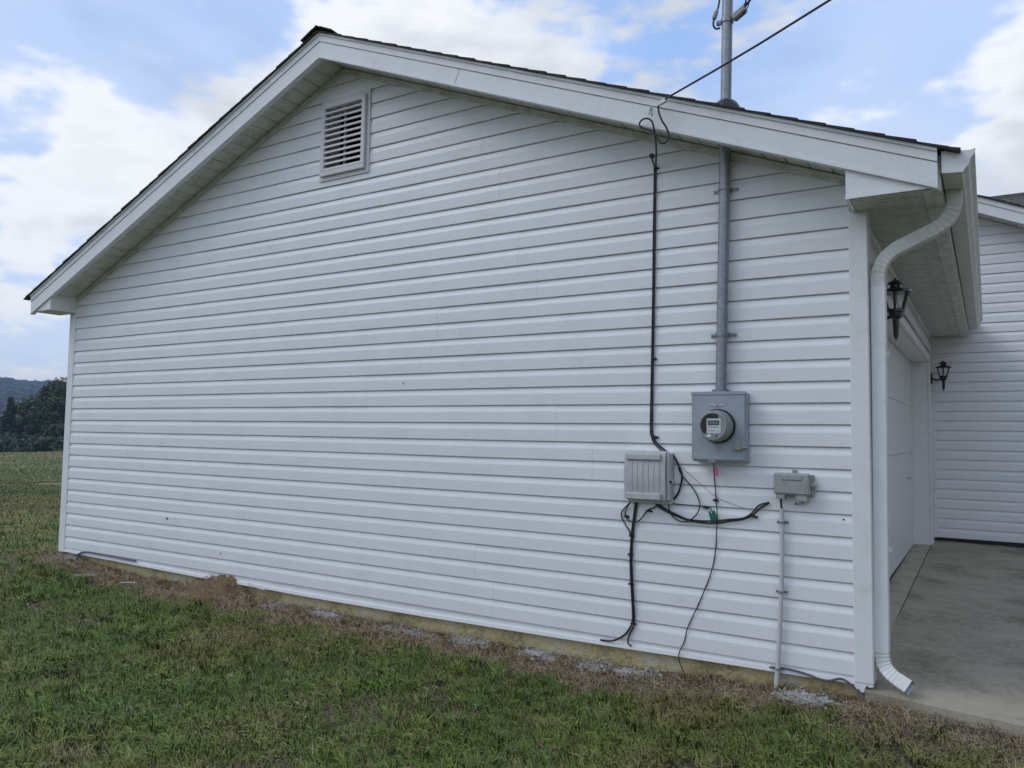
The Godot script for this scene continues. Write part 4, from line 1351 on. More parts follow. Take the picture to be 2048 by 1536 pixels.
func make_cables() -> void:
	var st := begin()
	# telephone line in from the upper right, gripped by a wedge clamp on the fascia
	tube(st, [Vector3(6.335, 3.034, 0.358), Vector3(7.266, 3.082, 0.85), Vector3(9.4, 3.30, 1.98), Vector3(14.0, 4.0, 4.4)], 0.0055, 8, 4)
	single("telephone_line", st, mat.cable, "single black overhead line running from the fascia to the upper right", "telephone line")
	var cl := thing("wedge_clamp", "small bright metal wedge clamp gripping the overhead line at the fascia", "clamp", Vector3(6.297, 3.012, 0.358))
	st = begin()
	var dirv := Vector3(0.93, 0.40, 0.0).normalized()
	prism(st, [Vector2(-0.008, -0.010), Vector2(0.008, -0.010), Vector2(0.0105, 0.046), Vector2(-0.0105, 0.046)], -0.008, 0.008, along(Vector3.ZERO, dirv))
	obj("wedge_body", st, mat.steel, cl)
	st = begin()
	tube(st, [Vector3(0.036, 0.024, 0.0), Vector3(0.052, 0.014, 0.0), Vector3(0.045, 0.000, 0.0), Vector3(0.02, -0.006, 0.0)], 0.0022, 6, 4)
	tube(st, [Vector3(0.0, 0.0, 0.0), Vector3(-0.008, 0.004, -0.03), Vector3(-0.004, 0.006, -0.062)], 0.003, 6, 3)
	obj("bail", st, mat.steel, cl)
	var hk := thing("drop_hook", "bent steel wire hook screwed into the fascia beside the clamp", "hook", Vector3(6.240, 3.018, 0.292))
	st = begin()
	tube(st, [Vector3(0, 0, 0), Vector3(0, 0.002, 0.03), Vector3(-0.006, -0.025, 0.036), Vector3(-0.008, -0.042, 0.036)], 0.0028, 6, 4)
	tube(st, [Vector3(0, 0.002, 0.03), Vector3(0.008, -0.03, 0.034), Vector3(0.012, -0.046, 0.034), Vector3(0.005, -0.044, 0.034), Vector3(0.002, -0.012, 0.034)], 0.0028, 6, 4)
	obj("hook_wire", st, mat.galv, hk)
	var drop := [Vector3(6.299, 3.009, 0.360), Vector3(6.301, 2.971, 0.360), Vector3(6.316, 2.921, 0.350), Vector3(6.339, 2.878, 0.340), Vector3(6.349, 2.837, 0.330), Vector3(6.344, 2.816, 0.330), Vector3(6.326, 2.799, 0.330), Vector3(6.302, 2.806, 0.330), Vector3(6.283, 2.833, 0.330), Vector3(6.268, 2.862, 0.330), Vector3(6.236, 2.890, 0.330), Vector3(6.221, 2.897, 0.330), Vector3(6.191, 2.914, 0.330), Vector3(6.176, 2.931, 0.330), Vector3(6.182, 2.950, 0.330), Vector3(6.206, 2.961, 0.330), Vector3(6.236, 2.952, 0.330), Vector3(6.253, 2.929, 0.330), Vector3(6.260, 2.886, 0.320), Vector3(6.256, 2.857, 0.290), Vector3(6.232, 2.842, 0.220), Vector3(6.199, 2.824, 0.130), Vector3(6.159, 2.788, 0.032), Vector3(6.156, 2.643, 0.030), Vector3(6.154, 2.525, 0.028), Vector3(6.149, 1.987, 0.028), Vector3(6.144, 1.632, 0.028), Vector3(6.139, 1.252, 0.028), Vector3(6.145, 1.193, 0.028), Vector3(6.164, 1.150, 0.028), Vector3(6.204, 1.116, 0.026), Vector3(6.231, 1.095, 0.024)]
	var d := wire("drop_cable", drop, 0.0052, mat.cable, "black cable looping off the fascia and running down to the cable box")
	for p in [Vector3(6.156, 2.780, 0.020), Vector3(6.144, 1.642, 0.020), Vector3(6.158, 1.182, 0.020)]:
		clip(d, p)
	st = begin()
	lathe(st, [Vector2(0.004, 0), Vector2(0.014, 0.002), Vector2(0.014, 0.010), Vector2(0.0, 0.013)], 14, along(Vector3(6.127, 2.862, 0.016), Vector3.BACK))
	single("wall_plug", st, mat.black, "round black cable plug in the siding below the rake", "plug")
	var second := [Vector3(6.128, 2.856, 0.026), Vector3(6.138, 2.82, 0.028), Vector3(6.146, 2.785, 0.026), Vector3(6.1455, 2.643, 0.026), Vector3(6.1435, 2.525, 0.026), Vector3(6.1385, 1.987, 0.026), Vector3(6.1335, 1.632, 0.026), Vector3(6.1275, 1.252, 0.026), Vector3(6.133, 1.188, 0.026), Vector3(6.154, 1.142, 0.026), Vector3(6.192, 1.108, 0.024), Vector3(6.22, 1.085, 0.022)]
	wire("thin_cable", second, 0.0042, mat.cable, "thinner black cable from the wall plug running down beside the drop cable")
	var arc := [Vector3(6.262, 1.090, 0.030), Vector3(6.294, 1.036, 0.030), Vector3(6.314, 0.988, 0.030), Vector3(6.320, 0.954, 0.030), Vector3(6.310, 0.900, 0.030), Vector3(6.291, 0.854, 0.030), Vector3(6.262, 0.822, 0.030)]
	wire("bowed_cable", arc, 0.0058, mat.cable, "short black cable bowing out along the right side of the cable box")
	var lp := [Vector3(6.300, 1.010, 0.038), Vector3(6.323, 0.966, 0.038), Vector3(6.370, 0.915, 0.036), Vector3(6.402, 0.872, 0.034), Vector3(6.422, 0.825, 0.034), Vector3(6.424, 0.794, 0.034), Vector3(6.407, 0.752, 0.036), Vector3(6.378, 0.725, 0.038), Vector3(6.358, 0.711, 0.040), Vector3(6.320, 0.707, 0.038), Vector3(6.282, 0.721, 0.036), Vector3(6.255, 0.750, 0.036), Vector3(6.240, 0.805, 0.036)]
	wire("looped_cable", lp, 0.0036, mat.cable, "thin black cable making a wide loop right of the cable box")
	wire("grey_wire", [Vector3(6.317, 1.011, 0.024), Vector3(6.505, 0.862, 0.024), Vector3(6.591, 0.826, 0.023), Vector3(6.670, 0.803, 0.022)], 0.0010, mat.grey_cable, "very thin grey wire slanting from the cable box behind the ground wire", "wire")
	var bundle := [Vector3(6.148, 0.812, 0.030), Vector3(6.186, 0.778, 0.030), Vector3(6.240, 0.752, 0.030), Vector3(6.300, 0.733, 0.030), Vector3(6.355, 0.716, 0.030), Vector3(6.430, 0.709, 0.030), Vector3(6.507, 0.711, 0.030), Vector3(6.593, 0.728, 0.030), Vector3(6.664, 0.744, 0.030), Vector3(6.715, 0.769, 0.030), Vector3(6.755, 0.809, 0.030), Vector3(6.803, 0.840, 0.030)]
	st = begin()
	tube(st, bundle, 0.0055, 8, 5)
	var b2 := []
	for i in bundle.size():
		b2.append(bundle[i] + Vector3(0.002, 0.009 + 0.004 * sin(i * 1.3), 0.004) * (0.2 if i == bundle.size() - 1 else 1.0) + Vector3(-0.006, 0.004, 0) * (1.0 if i > 8 and i < 11 else 0.0))
	tube(st, b2, 0.0045, 8, 5)
	var bo := single("cable_bundle", st, mat.cable, "thick black cable bundle sagging from the cable box towards the telephone box", "cable")
	for p in [Vector3(6.720, 0.762, 0.020), Vector3(6.360, 0.715, 0.020)]: clip(bo, p)
	var l1 := [Vector3(6.026, 0.815, 0.030), Vector3(5.982, 0.773, 0.030), Vector3(5.953, 0.739, 0.030), Vector3(5.950, 0.709, 0.030), Vector3(5.973, 0.667, 0.030), Vector3(6.000, 0.628, 0.030), Vector3(6.006, 0.600, 0.030)]
	wire("side_loop", l1, 0.0040, mat.cable, "black cable bulging out left below the cable box")
	var l2 := [Vector3(6.023, 0.815, 0.040), Vector3(5.980, 0.750, 0.036), Vector3(5.980, 0.712, 0.034), Vector3(5.999, 0.690, 0.036), Vector3(6.030, 0.684, 0.046), Vector3(6.055, 0.688, 0.042), Vector3(6.080, 0.710, 0.036), Vector3(6.102, 0.741, 0.034), Vector3(6.123, 0.762, 0.034), Vector3(6.163, 0.779, 0.036), Vector3(6.187, 0.812, 0.036)]
	var lo := wire("under_loop", l2, 0.0040, mat.cable, "black cable looping down and back up under the cable box")
	for p in [Vector3(6.118, 0.754, 0.020), Vector3(5.978, 0.713, 0.020)]: clip(lo, p)
	var da := [Vector3(6.041, 0.815, 0.028), Vector3(6.026, 0.709, 0.028), Vector3(6.014, 0.612, 0.028), Vector3(6.007, 0.495, 0.028), Vector3(6.009, 0.383, 0.028), Vector3(6.016, 0.271, 0.028), Vector3(6.023, 0.160, 0.028), Vector3(6.023, 0.120, 0.028), Vector3(6.014, 0.084, 0.028), Vector3(5.984, 0.037, 0.028), Vector3(5.942, 0.002, 0.030), Vector3(5.891, -0.022, 0.030), Vector3(5.816, -0.030, 0.022)]
	var dn := wire("feed_cable", da, 0.0058, mat.cable, "black cable running down below the cable box and curving left at the bottom")
	for p in [Vector3(6.010, 0.602, 0.020), Vector3(6.003, 0.493, 0.020), Vector3(6.007, 0.323, 0.020), Vector3(6.022, 0.098, 0.020)]: clip(dn, p)
	var db := [Vector3(6.052, 0.815, 0.030), Vector3(6.036, 0.709, 0.030), Vector3(6.024, 0.612, 0.030), Vector3(6.017, 0.496, 0.030), Vector3(6.019, 0.383, 0.030), Vector3(6.026, 0.272, 0.030), Vector3(6.033, 0.161, 0.030), Vector3(6.033, 0.121, 0.030), Vector3(6.028, 0.080, 0.030), Vector3(6.006, 0.034, 0.030), Vector3(5.996, 0.004, 0.030), Vector3(5.998, -0.021, 0.032), Vector3(6.014, -0.034, 0.024)]
	wire("entry_cable", db, 0.0048, mat.cable, "black cable running down below the cable box and tucking under the siding")
	var gw := [Vector3(6.505, 1.054, 0.040), Vector3(6.505, 0.981, 0.030), Vector3(6.511, 0.893, 0.026), Vector3(6.515, 0.838, 0.028), Vector3(6.525, 0.767, 0.040), Vector3(6.525, 0.709, 0.046), Vector3(6.515, 0.622, 0.026), Vector3(6.509, 0.550, 0.024), Vector3(6.490, 0.454, 0.024), Vector3(6.454, 0.353, 0.024), Vector3(6.402, 0.229, 0.024), Vector3(6.352, 0.120, 0.024), Vector3(6.333, 0.042, 0.026), Vector3(6.307, -0.020, 0.032), Vector3(6.303, -0.053, 0.034), Vector3(6.315, -0.091, 0.034), Vector3(6.350, -0.155, 0.044)]
	var gwo := wire("ground_wire", gw, 0.0030, mat.cable, "loose thin black ground wire trailing from the meter box to the soil", "wire")
	clip(gwo, Vector3(6.508, 0.838, 0.016))
	var gn := wire("green_wire", [Vector3(6.205, 0.815, 0.026), Vector3(6.25, 0.806, 0.026), Vector3(6.321, 0.802, 0.026), Vector3(6.423, 0.799, 0.026), Vector3(6.480, 0.796, 0.026), Vector3(6.491, 0.770, 0.030)], 0.0026, mat.green_wire, "thin green wire running right from the cable box to the tag", "wire")
	clip(gn, Vector3(6.450, 0.795, 0.016))
	st = begin()
	var ta := [Vector2(6.473, 0.772), Vector2(6.508, 0.781), Vector2(6.527, 0.719), Vector2(6.489, 0.712)]
	prism(st, ta, 0.030, 0.033)
	var tg := single("cable_tag", st, mat.green, "dark green plastic tag tied to the wires under the meter", "tag")
	st = begin()
	prism(st, [Vector2(6.486, 0.765), Vector2(6.494, 0.767), Vector2(6.493, 0.773), Vector2(6.486, 0.772)], 0.033, 0.0336)
	obj("tag_hole", st, mat.white_plastic, tg)
	var ec := [Vector3(6.80, -0.022, 0.034), Vector3(6.843, -0.016, 0.034), Vector3(6.904, -0.016, 0.034), Vector3(6.978, -0.024, 0.033), Vector3(7.051, -0.039, 0.034), Vector3(7.099, -0.038, 0.034), Vector3(7.147, -0.020, 0.034), Vector3(7.182, -0.029, 0.036), Vector3(7.215, -0.055, 0.036), Vector3(7.25, -0.085, 0.034)]
	wire("edge_cable", ec, 0.0055, mat.grey_cable, "dark grey cable lying on the bottom trim right of the conduit")
	var lc := [Vector3(0.10, -0.075, 0.035), Vector3(0.18, -0.062, 0.038), Vector3(0.26, -0.045, 0.036), Vector3(0.347, -0.014, 0.036), Vector3(0.473, -0.004, 0.034), Vector3(0.640, -0.006, 0.033), Vector3(0.961, -0.010, 0.032), Vector3(1.192, -0.014, 0.030)]
	wire("corner_cable", lc, 0.0085, mat.grey_cable, "dark grey cable on the bottom trim at the far left corner")
	wire("conduit_cable", [Vector3(6.866, 0.872, 0.040), Vector3(6.867, 0.845, 0.041), Vector3(6.871, 0.800, 0.040)], 0.0055, mat.cable, "short black cable between the telephone box and its conduit")

func make_boxes() -> void:
	# cable company box: base, bulging ribbed lid
	var t := thing("cable_box", "light grey ribbed plastic cable box left of the meter", "cable box", Vector3(6.125, 0.80, 0.018))
	var st := begin()
	cbox(st, Vector3(-0.128, 0.0, 0.0), Vector3(0.146, 0.292, 0.040), 0.006)
	obj("base", st, mat.cable_grey, t)
	st = begin()
	var pr := []
	for i in 9:
		var a := i / 8.0
		pr.append(Vector2(0.070 + 0.016 * sin(PI * clampf(a * 0.9 + 0.05, 0, 1)), lerpf(0.022, 0.292, a)))
	var pl := [Vector2(0.040, 0.018)] + pr + [Vector2(0.062, 0.300), Vector2(0.040, 0.302)]
	prism(st, pl, -0.128, 0.120, Transform3D(Basis(Vector3.BACK, Vector3.UP, Vector3.RIGHT), Vector3.ZERO))
	cbox(st, Vector3(0.118, 0.020, 0.034), Vector3(0.142, 0.296, 0.066), 0.008)
	var lid := obj("lid", st, mat.cable_grey, t)
	for i in 6:
		st = begin()
		var x := -0.108 + i * 0.033
		var rib := []
		for k in 8:
			var a := 0.13 + 0.74 * k / 7.0
			rib.append(Vector2(0.0715 + 0.019 * sin(PI * a), lerpf(0.022, 0.292, a)))
		rib.append(Vector2(0.060, 0.255)); rib.append(Vector2(0.060, 0.058))
		prism(st, rib, x + 0.001, x + 0.0305, Transform3D(Basis(Vector3.BACK, Vector3.UP, Vector3.RIGHT), Vector3.ZERO))
		obj("rib", st, mat.cable_grey, lid)
	for y in [[0.024, 0.060], [0.250, 0.284]]:
		st = begin()
		cbox(st, Vector3(-0.114, y[0], 0.060), Vector3(0.096, y[1], 0.096), 0.004)
		obj("lid_band", st, mat.cable_grey, lid)
	st = begin()
	cbox(st, Vector3(0.140, 0.118, 0.030), Vector3(0.160, 0.142, 0.062), 0.004)
	obj("latch", st, mat.cable_grey, t)
	st = begin()
	box(st, Vector3(0.1395, 0.123, 0.0605), Vector3(0.155, 0.137, 0.0630))
	obj("latch_slot", st, mat.black, t)
	for y in [0.055, 0.235]:
		st = begin()
		cbox(st, Vector3(-0.136, y, 0.030), Vector3(-0.126, y + 0.03, 0.055), 0.003)
		obj("hinge", st, mat.cable_grey, t)
	# telephone box
	t = thing("telephone_box", "small olive grey plastic telephone box near the right corner of the wall", "telephone box", Vector3(6.935, 0.865, 0.018))
	st = begin()
	cbox(st, Vector3(-0.092, 0.022, 0.0), Vector3(0.098, 0.134, 0.030), 0.005)
	obj("base", st, mat.phone_grey, t)
	st = begin()
	cbox(st, Vector3(-0.098, 0.024, 0.030), Vector3(0.086, 0.140, 0.064), 0.010)
	lid = obj("lid", st, mat.phone_grey, t)
	st = begin()
	prism(st, [Vector2(-0.080, 0.036), Vector2(0.066, 0.034), Vector2(0.066, 0.106), Vector2(0.046, 0.108), Vector2(0.044, 0.098), Vector2(-0.052, 0.100), Vector2(-0.060, 0.112), Vector2(-0.080, 0.110)], 0.064, 0.0665)
	obj("lid_panel", st, mat.phone_grey, lid)
	st = begin()
	cbox(st, Vector3(-0.056, 0.104, 0.063), Vector3(0.046, 0.128, 0.070), 0.002)
	obj("lid_band", st, mat.phone_grey, lid)
	for x in [-0.086, 0.014]:
		st = begin()
		cbox(st, Vector3(x, 0.0 + (0.002 if x < 0 else -0.006), 0.014), Vector3(x + (0.044 if x < 0 else 0.058), 0.030, 0.058), 0.003)
		obj("cable_port", st, mat.phone_grey, t)
	st = begin()
	cbox(st, Vector3(0.096, 0.062, 0.010), Vector3(0.110, 0.088, 0.044), 0.004)
	lathe(st, [Vector2(0.010, 0), Vector2(0.010, 0.010), Vector2(0.004, 0.012)], 12, along(Vector3(0.100, 0.080, 0.044), Vector3.BACK))
	obj("latch", st, mat.phone_grey, t)
	st = begin()
	cbox(st, Vector3(-0.014, 0.134, 0.0), Vector3(0.012, 0.156, 0.006), 0.001)
	obj("mount_tab", st, mat.phone_grey, t)
	screw(t, Vector3(-0.001, 0.147, 0.006), 0.004)
	st = begin()
	tube(st, [Vector3(0.048, -0.004, 0.036), Vector3(0.040, -0.016, 0.036), Vector3(0.022, -0.020, 0.038), Vector3(0.012, -0.020, 0.040)], 0.005, 8, 4)
	obj("spare_port", st, mat.brass, t)
	st = begin()
	lathe(st, [Vector2(0.0062, 0), Vector2(0.0062, 0.006), Vector2(0, 0.007)], 10, along(Vector3(0.012, -0.020, 0.038), Vector3(-0.3, 0, 1)))
	obj("port_plug", st, mat.black, t)
	# grey conduit down to the ground
	t = thing("plastic_conduit", "light grey plastic conduit from the telephone box down into the ground", "conduit")
	st = begin()
	tube(st, [Vector3(6.871, 0.815, 0.040), Vector3(6.870, 0.545, 0.040), Vector3(6.863, 0.337, 0.040), Vector3(6.847, 0.02, 0.044), Vector3(6.829, -0.20, 0.052)], 0.0118, 14, 3)
	obj("pipe", st, mat.pvc, t)
	for p in [Vector3(6.871, 0.742, 0.040), Vector3(6.864, 0.378, 0.040), Vector3(6.847, -0.022, 0.044)]:
		st = begin()
		var arc := []
		for i in 9:
			var a := PI * i / 8.0
			arc.append(Vector3(p.x + cos(a) * 0.0138, p.y, p.z + sin(a) * 0.0138))
		sweep(st, [Vector3(p.x + 0.030, p.y, 0.024), Vector3(p.x + 0.015, p.y, 0.024)] + arc + [Vector3(p.x - 0.015, p.y, 0.024), Vector3(p.x - 0.030, p.y, 0.024)], [Vector2(-0.006, -0.0015), Vector2(0.006, -0.0015), Vector2(0.006, 0.0015), Vector2(-0.006, 0.0015)], Vector3.BACK)
		var s := obj("strap", st, mat.galv, t)
		for dx in [-0.024, 0.024]: screw(s, Vector3(p.x + dx, p.y, 0.0255), 0.005)

func make_lantern(at: Vector3, label: String) -> void:
	# coach lantern on a bracket that grows out of the wall towards +x; origin at the wall plate
	var t := thing("wall_lantern", label, "lantern", at, "lanterns either side of the garage door")
	var cx := 0.122
	var st := begin()
	prism(st, [Vector2(-0.028, -0.055), Vector2(0.028, -0.055), Vector2(0.033, 0.0), Vector2(0.028, 0.055), Vector2(0.0, 0.066), Vector2(-0.028, 0.055), Vector2(-0.033, 0.0), Vector2(-0.028, -0.055)].slice(0, 7), 0.0, 0.016, Transform3D(Basis(Vector3.FORWARD, Vector3.UP, Vector3.RIGHT), Vector3(0, -0.035, 0)))
	obj("wall_plate", st, mat.iron, t)
	st = begin()
	tube(st, [Vector3(0.012, -0.03, 0), Vector3(0.045, -0.052, 0), Vector3(0.075, -0.050, 0), Vector3(cx, -0.036, 0)], 0.010, 8, 4)
	obj("arm", st, mat.iron, t)
	st = begin()
	lathe(st, [Vector2(0.0, -0.174), Vector2(0.006, -0.168), Vector2(0.006, -0.160), Vector2(0.0125, -0.158), Vector2(0.0175, -0.060), Vector2(0.034, -0.046), Vector2(0.036, -0.022), Vector2(0.045, -0.020), Vector2(0.045, -0.006), Vector2(0.0, -0.006)], 8, Transform3D(Basis.IDENTITY, Vector3(cx, 0, 0)), false)
	obj("stem", st, mat.iron, t)
	# six-sided cage flaring upwards
	var lo := 0.040
	var hi := 0.067
	st = begin()
	for i in 6:
		var a := TAU * (i + 0.5) / 6
		var d := Vector3(cos(a), 0, sin(a))
		tube(st, [Vector3(cx, -0.008, 0) + d * lo, Vector3(cx, 0.088, 0) + d * hi], 0.0056, 6, 1)
	obj("cage", st, mat.iron, t)
	for i in 6:
		var a := TAU * (i + 0.5) / 6
		var b := TAU * (i + 1.5) / 6
		var d := Vector3(cos(a), 0, sin(a))
		var e := Vector3(cos(b), 0, sin(b))
		st = begin()
		var k := 0.96
		quad(st, Vector3(cx, -0.006, 0) + e * lo * k, Vector3(cx, -0.006, 0) + d * lo * k, Vector3(cx, 0.086, 0) + d * hi * k, Vector3(cx, 0.086, 0) + e * hi * k)
		obj("pane", st, mat.glass, t)
	st = begin()
	lathe(st, [Vector2(0.0, 0.082), Vector2(0.078, 0.082), Vector2(0.084, 0.084), Vector2(0.078, 0.094), Vector2(0.046, 0.106), Vector2(0.026, 0.112), Vector2(0.026, 0.128), Vector2(0.043, 0.131), Vector2(0.038, 0.140), Vector2(0.018, 0.152), Vector2(0.006, 0.156), Vector2(0.004, 0.166), Vector2(0.0, 0.168)], 12, Transform3D(Basis.IDENTITY, Vector3(cx, 0, 0)), false)
	obj("roof", st, mat.iron, t)
	st = begin()
	lathe(st, [Vector2(0.011, -0.006), Vector2(0.011, 0.018), Vector2(0.009, 0.020)], 10, Transform3D(Basis.IDENTITY, Vector3(cx, 0, 0)))
	obj("socket", st, mat.white_plastic, t)
	st = begin()
	lathe(st, [Vector2(0.009, 0.018), Vector2(0.018, 0.036), Vector2(0.021, 0.050), Vector2(0.016, 0.064), Vector2(0.0, 0.070)], 14, Transform3D(Basis.IDENTITY, Vector3(cx, 0, 0)))
	obj("bulb", st, mat.glass, t)

# ---------------------------------------------------------------- small things on the ground
func lump(at: Vector3, size: Vector3, seed_: int) -> SurfaceTool:
	var st := begin()
	st.set_smooth_group(1)
	var n := 44
	var m := 14
	var rows := []
	for j in m + 1:
		var el := PI * 0.5 * j / m
		var row := []
		for i in n:
			var az := TAU * i / n
			var d := Vector3(cos(az) * cos(el), sin(el), sin(az) * cos(el))
			var r := 1.0 + 0.55 * lump_noise.get_noise_3d(d.x * 90 + seed_ * 31, d.y * 90, d.z * 90) + 0.38 * lump_noise.get_noise_3d(d.x * 330, d.y * 330 + seed_ * 17, d.z * 330)
			row.append(at + Vector3(d.x * size.x, d.y * size.y - (0.012 if j == 0 else 0.0), d.z * size.z) * r)
		rows.append(row)
	for j in m:
		for i in n:
			var k := (i + 1) % n
			quad(st, rows[j][i], rows[j + 1][i], rows[j + 1][k], rows[j][k])
	return st

func make_ground_things() -> void:
	var spots := [[4.40, 0.10, 0.30, "widest pale crumbled concrete patch on the brown strip left of centre"], [4.92, 0.07, 0.17, "pale concrete crumb right of the widest patch by the foundation"], [5.43, 0.07, 0.16, "narrow pale concrete spill below the rough foundation face"], [5.80, 0.08, 0.12, "small pale concrete lump left of the largest grey lump"], [6.08, 0.10, 0.15, "grey concrete lump on the straw left of the ground wire"], [7.02, 0.13, 0.16, "pale concrete spill right of the grey conduit foot"], [3.12, 0.08, 0.13, "pale concrete crumb just right of the dirt mound"], [3.62, 0.07, 0.20, "low pale concrete spill between the dirt mound and the widest patch"], [0.22, 0.08, 0.09, "pale concrete lump at the far left corner of the house"]]
	for i in spots.size():
		var s: Array = spots[i]
		var at := Vector3(s[0], ground_y(s[0], s[1]) - 0.006, s[1])
		var sl := lump(at, Vector3(s[2] * 0.95, 0.016 + 0.005 * (i % 3), 0.055 + 0.02 * (i % 2)), i + 3)
		sl.set_smooth_group(-1)
		for k in 90:              # broken bits lying on and round it
			var px: float = s[0] + rng.randfn() * s[2] * 0.55
			var pz: float = maxf(0.02, s[1] + rng.randfn() * 0.055)
			var rr := rng.randf_range(0.004, 0.013)
			var c := Vector3(px, ground_y(px, pz) + rng.randf_range(0.004, 0.020), pz)
			var tilt := Basis(Vector3(rng.randfn(), rng.randfn(), rng.randfn()).normalized(), rng.randf() * TAU)
			var v := []
			for d in [Vector3.RIGHT, Vector3.UP, Vector3.BACK, Vector3.LEFT, Vector3.DOWN, Vector3.FORWARD]:
				v.append(c + tilt * (d * rr * rng.randf_range(0.6, 1.3)))
			for f in [[0, 1, 2], [1, 3, 2], [3, 4, 2], [4, 0, 2], [1, 0, 5], [3, 1, 5], [4, 3, 5], [0, 4, 5]]:
				facing(sl, [v[f[0]], v[f[1]], v[f[2]]], c)
		single("concrete_rubble", sl, mat.rubble, s[3], "rubble", "concrete spills along the foundation", "stuff")
	# loose soil heaped against the wall
	var st := begin()
	st.set_smooth_group(1)
	var rows := []
	for j in 44:
		var row := []
		for i in 80:
			var x := lerpf(1.55, 3.05, i / 79.0)
			var z := lerpf(-0.03, 0.66, j / 43.0)
			var hgt := mound_h(x, z)
			row.append(Vector3(x, ground_y(x, z) - 0.010 + hgt, z))
		rows.append(row)
	for j in 43:
		for i in 79:
			quad(st, rows[j + 1][i], rows[j + 1][i + 1], rows[j][i + 1], rows[j][i])
	single("dirt_mound", st, mat.mound, "orange brown mound of loose dirt heaped against the foundation", "dirt mound")
	var sticks := [[Vector3(0.85, 0, 0.39), Vector3(1.02, 0, 0.285), "longer white plastic strip lying in the dry grass at the left"], [Vector3(1.38, 0, 0.285), Vector3(1.51, 0, 0.22), "shorter white plastic strip lying left of the dirt mound"]]
	for s in sticks:
		st = begin()
		var a: Vector3 = s[0]
		var b: Vector3 = s[1]
		a.y = ground_y(a.x, a.z) + 0.022
		b.y = ground_y(b.x, b.z) + 0.024
		sweep(st, [a, (a + b) * 0.5 + Vector3(0, 0.004, 0), b], [Vector2(-0.006, -0.002), Vector2(0.006, -0.002), Vector2(0.006, 0.002), Vector2(-0.006, 0.002)], Vector3.UP)
		single("plastic_strip", st, mat.white_plastic, s[2], "plastic strip", "white plastic strips in the dry grass")
	st = begin()
	prism(st, [Vector2(0.0, 0.0), Vector2(0.10, -0.012), Vector2(0.24, -0.018), Vector2(0.22, -0.004), Vector2(0.09, 0.008), Vector2(0.02, 0.016)], 0.0, 0.004, Transform3D(Basis(Vector3.UP, -0.10), Vector3(2.70, -0.050, 0.030)))
	single("vinyl_scrap", st, mat.trim, "torn white vinyl scrap on the trim right of the dirt mound", "vinyl scrap")
	var specks := [[Vector3(1.617, 0.396, 0.018), 0.016, "dark oval insect on the lower left siding"], [Vector3(2.351, 0.158, 0.018), 0.010, "small dark insect on the lowest course left of the torn vinyl"], [Vector3(4.258, 1.535, 0.018), 0.008, "tiny dark insect in the middle of the siding"], [Vector3(7.170, 0.776, 0.018), 0.006, "tiny dark speck on the siding right of the telephone box"]]
	for s in specks:
		st = begin()
		lathe(st, [Vector2(s[1], 0), Vector2(s[1] * 0.8, s[1] * 0.4), Vector2(0, s[1] * 0.6)], 10, Transform3D(along(s[0], Vector3.BACK).basis.scaled(Vector3(1.0, 0.62, 1.0)).rotated(Vector3.BACK, 0.5), s[0]))
		single("insect", st, mat.speck, s[2], "insect", "insects on the siding")

# ---------------------------------------------------------------- trees and hill
func leaf_cloud(seed_: int, lobes: Array, count: int, size: float, tone: Color) -> ArrayMesh:
	var r := RandomNumberGenerator.new()
	r.seed = seed_
	var v := PackedVector3Array()
	var n := PackedVector3Array()
	var c := PackedColorArray()
	for i in count:
		var l: Array = lobes[r.randi() % lobes.size()]
		var d := Vector3(r.randfn(), r.randfn(), r.randfn()).normalized()
		var rad := pow(r.randf(), 0.45) * r.randf_range(0.82, 1.12)
		var p: Vector3 = l[0] + Vector3(d.x * l[1].x, d.y * l[1].y, d.z * l[1].z) * rad
		var nd := (d + Vector3(r.randfn(), r.randfn() + 0.4, r.randfn()) * 0.7).normalized()
		var u := nd.cross(Vector3(r.randfn(), r.randfn(), r.randfn())).normalized()
		var w := nd.cross(u)
		var s := size * r.randf_range(0.5, 1.25)
		var col := tone * r.randf_range(0.65, 1.4)
		col = col.lerp(Color(tone.g, tone.g, tone.b), r.randf() * 0.3)
		for q in [p - u * s, p + w * s * 0.55 + nd * s * 0.2, p + u * s, p - u * s, p + u * s, p - w * s * 0.55 + nd * s * 0.1]:
			v.append(q); n.append(nd); c.append(col)
	var arr := []
	arr.resize(Mesh.ARRAY_MAX)
	arr[Mesh.ARRAY_VERTEX] = v
	arr[Mesh.ARRAY_NORMAL] = n
	arr[Mesh.ARRAY_COLOR] = c
	var m := ArrayMesh.new()
	m.add_surface_from_arrays(Mesh.PRIMITIVE_TRIANGLES, arr)
	return m

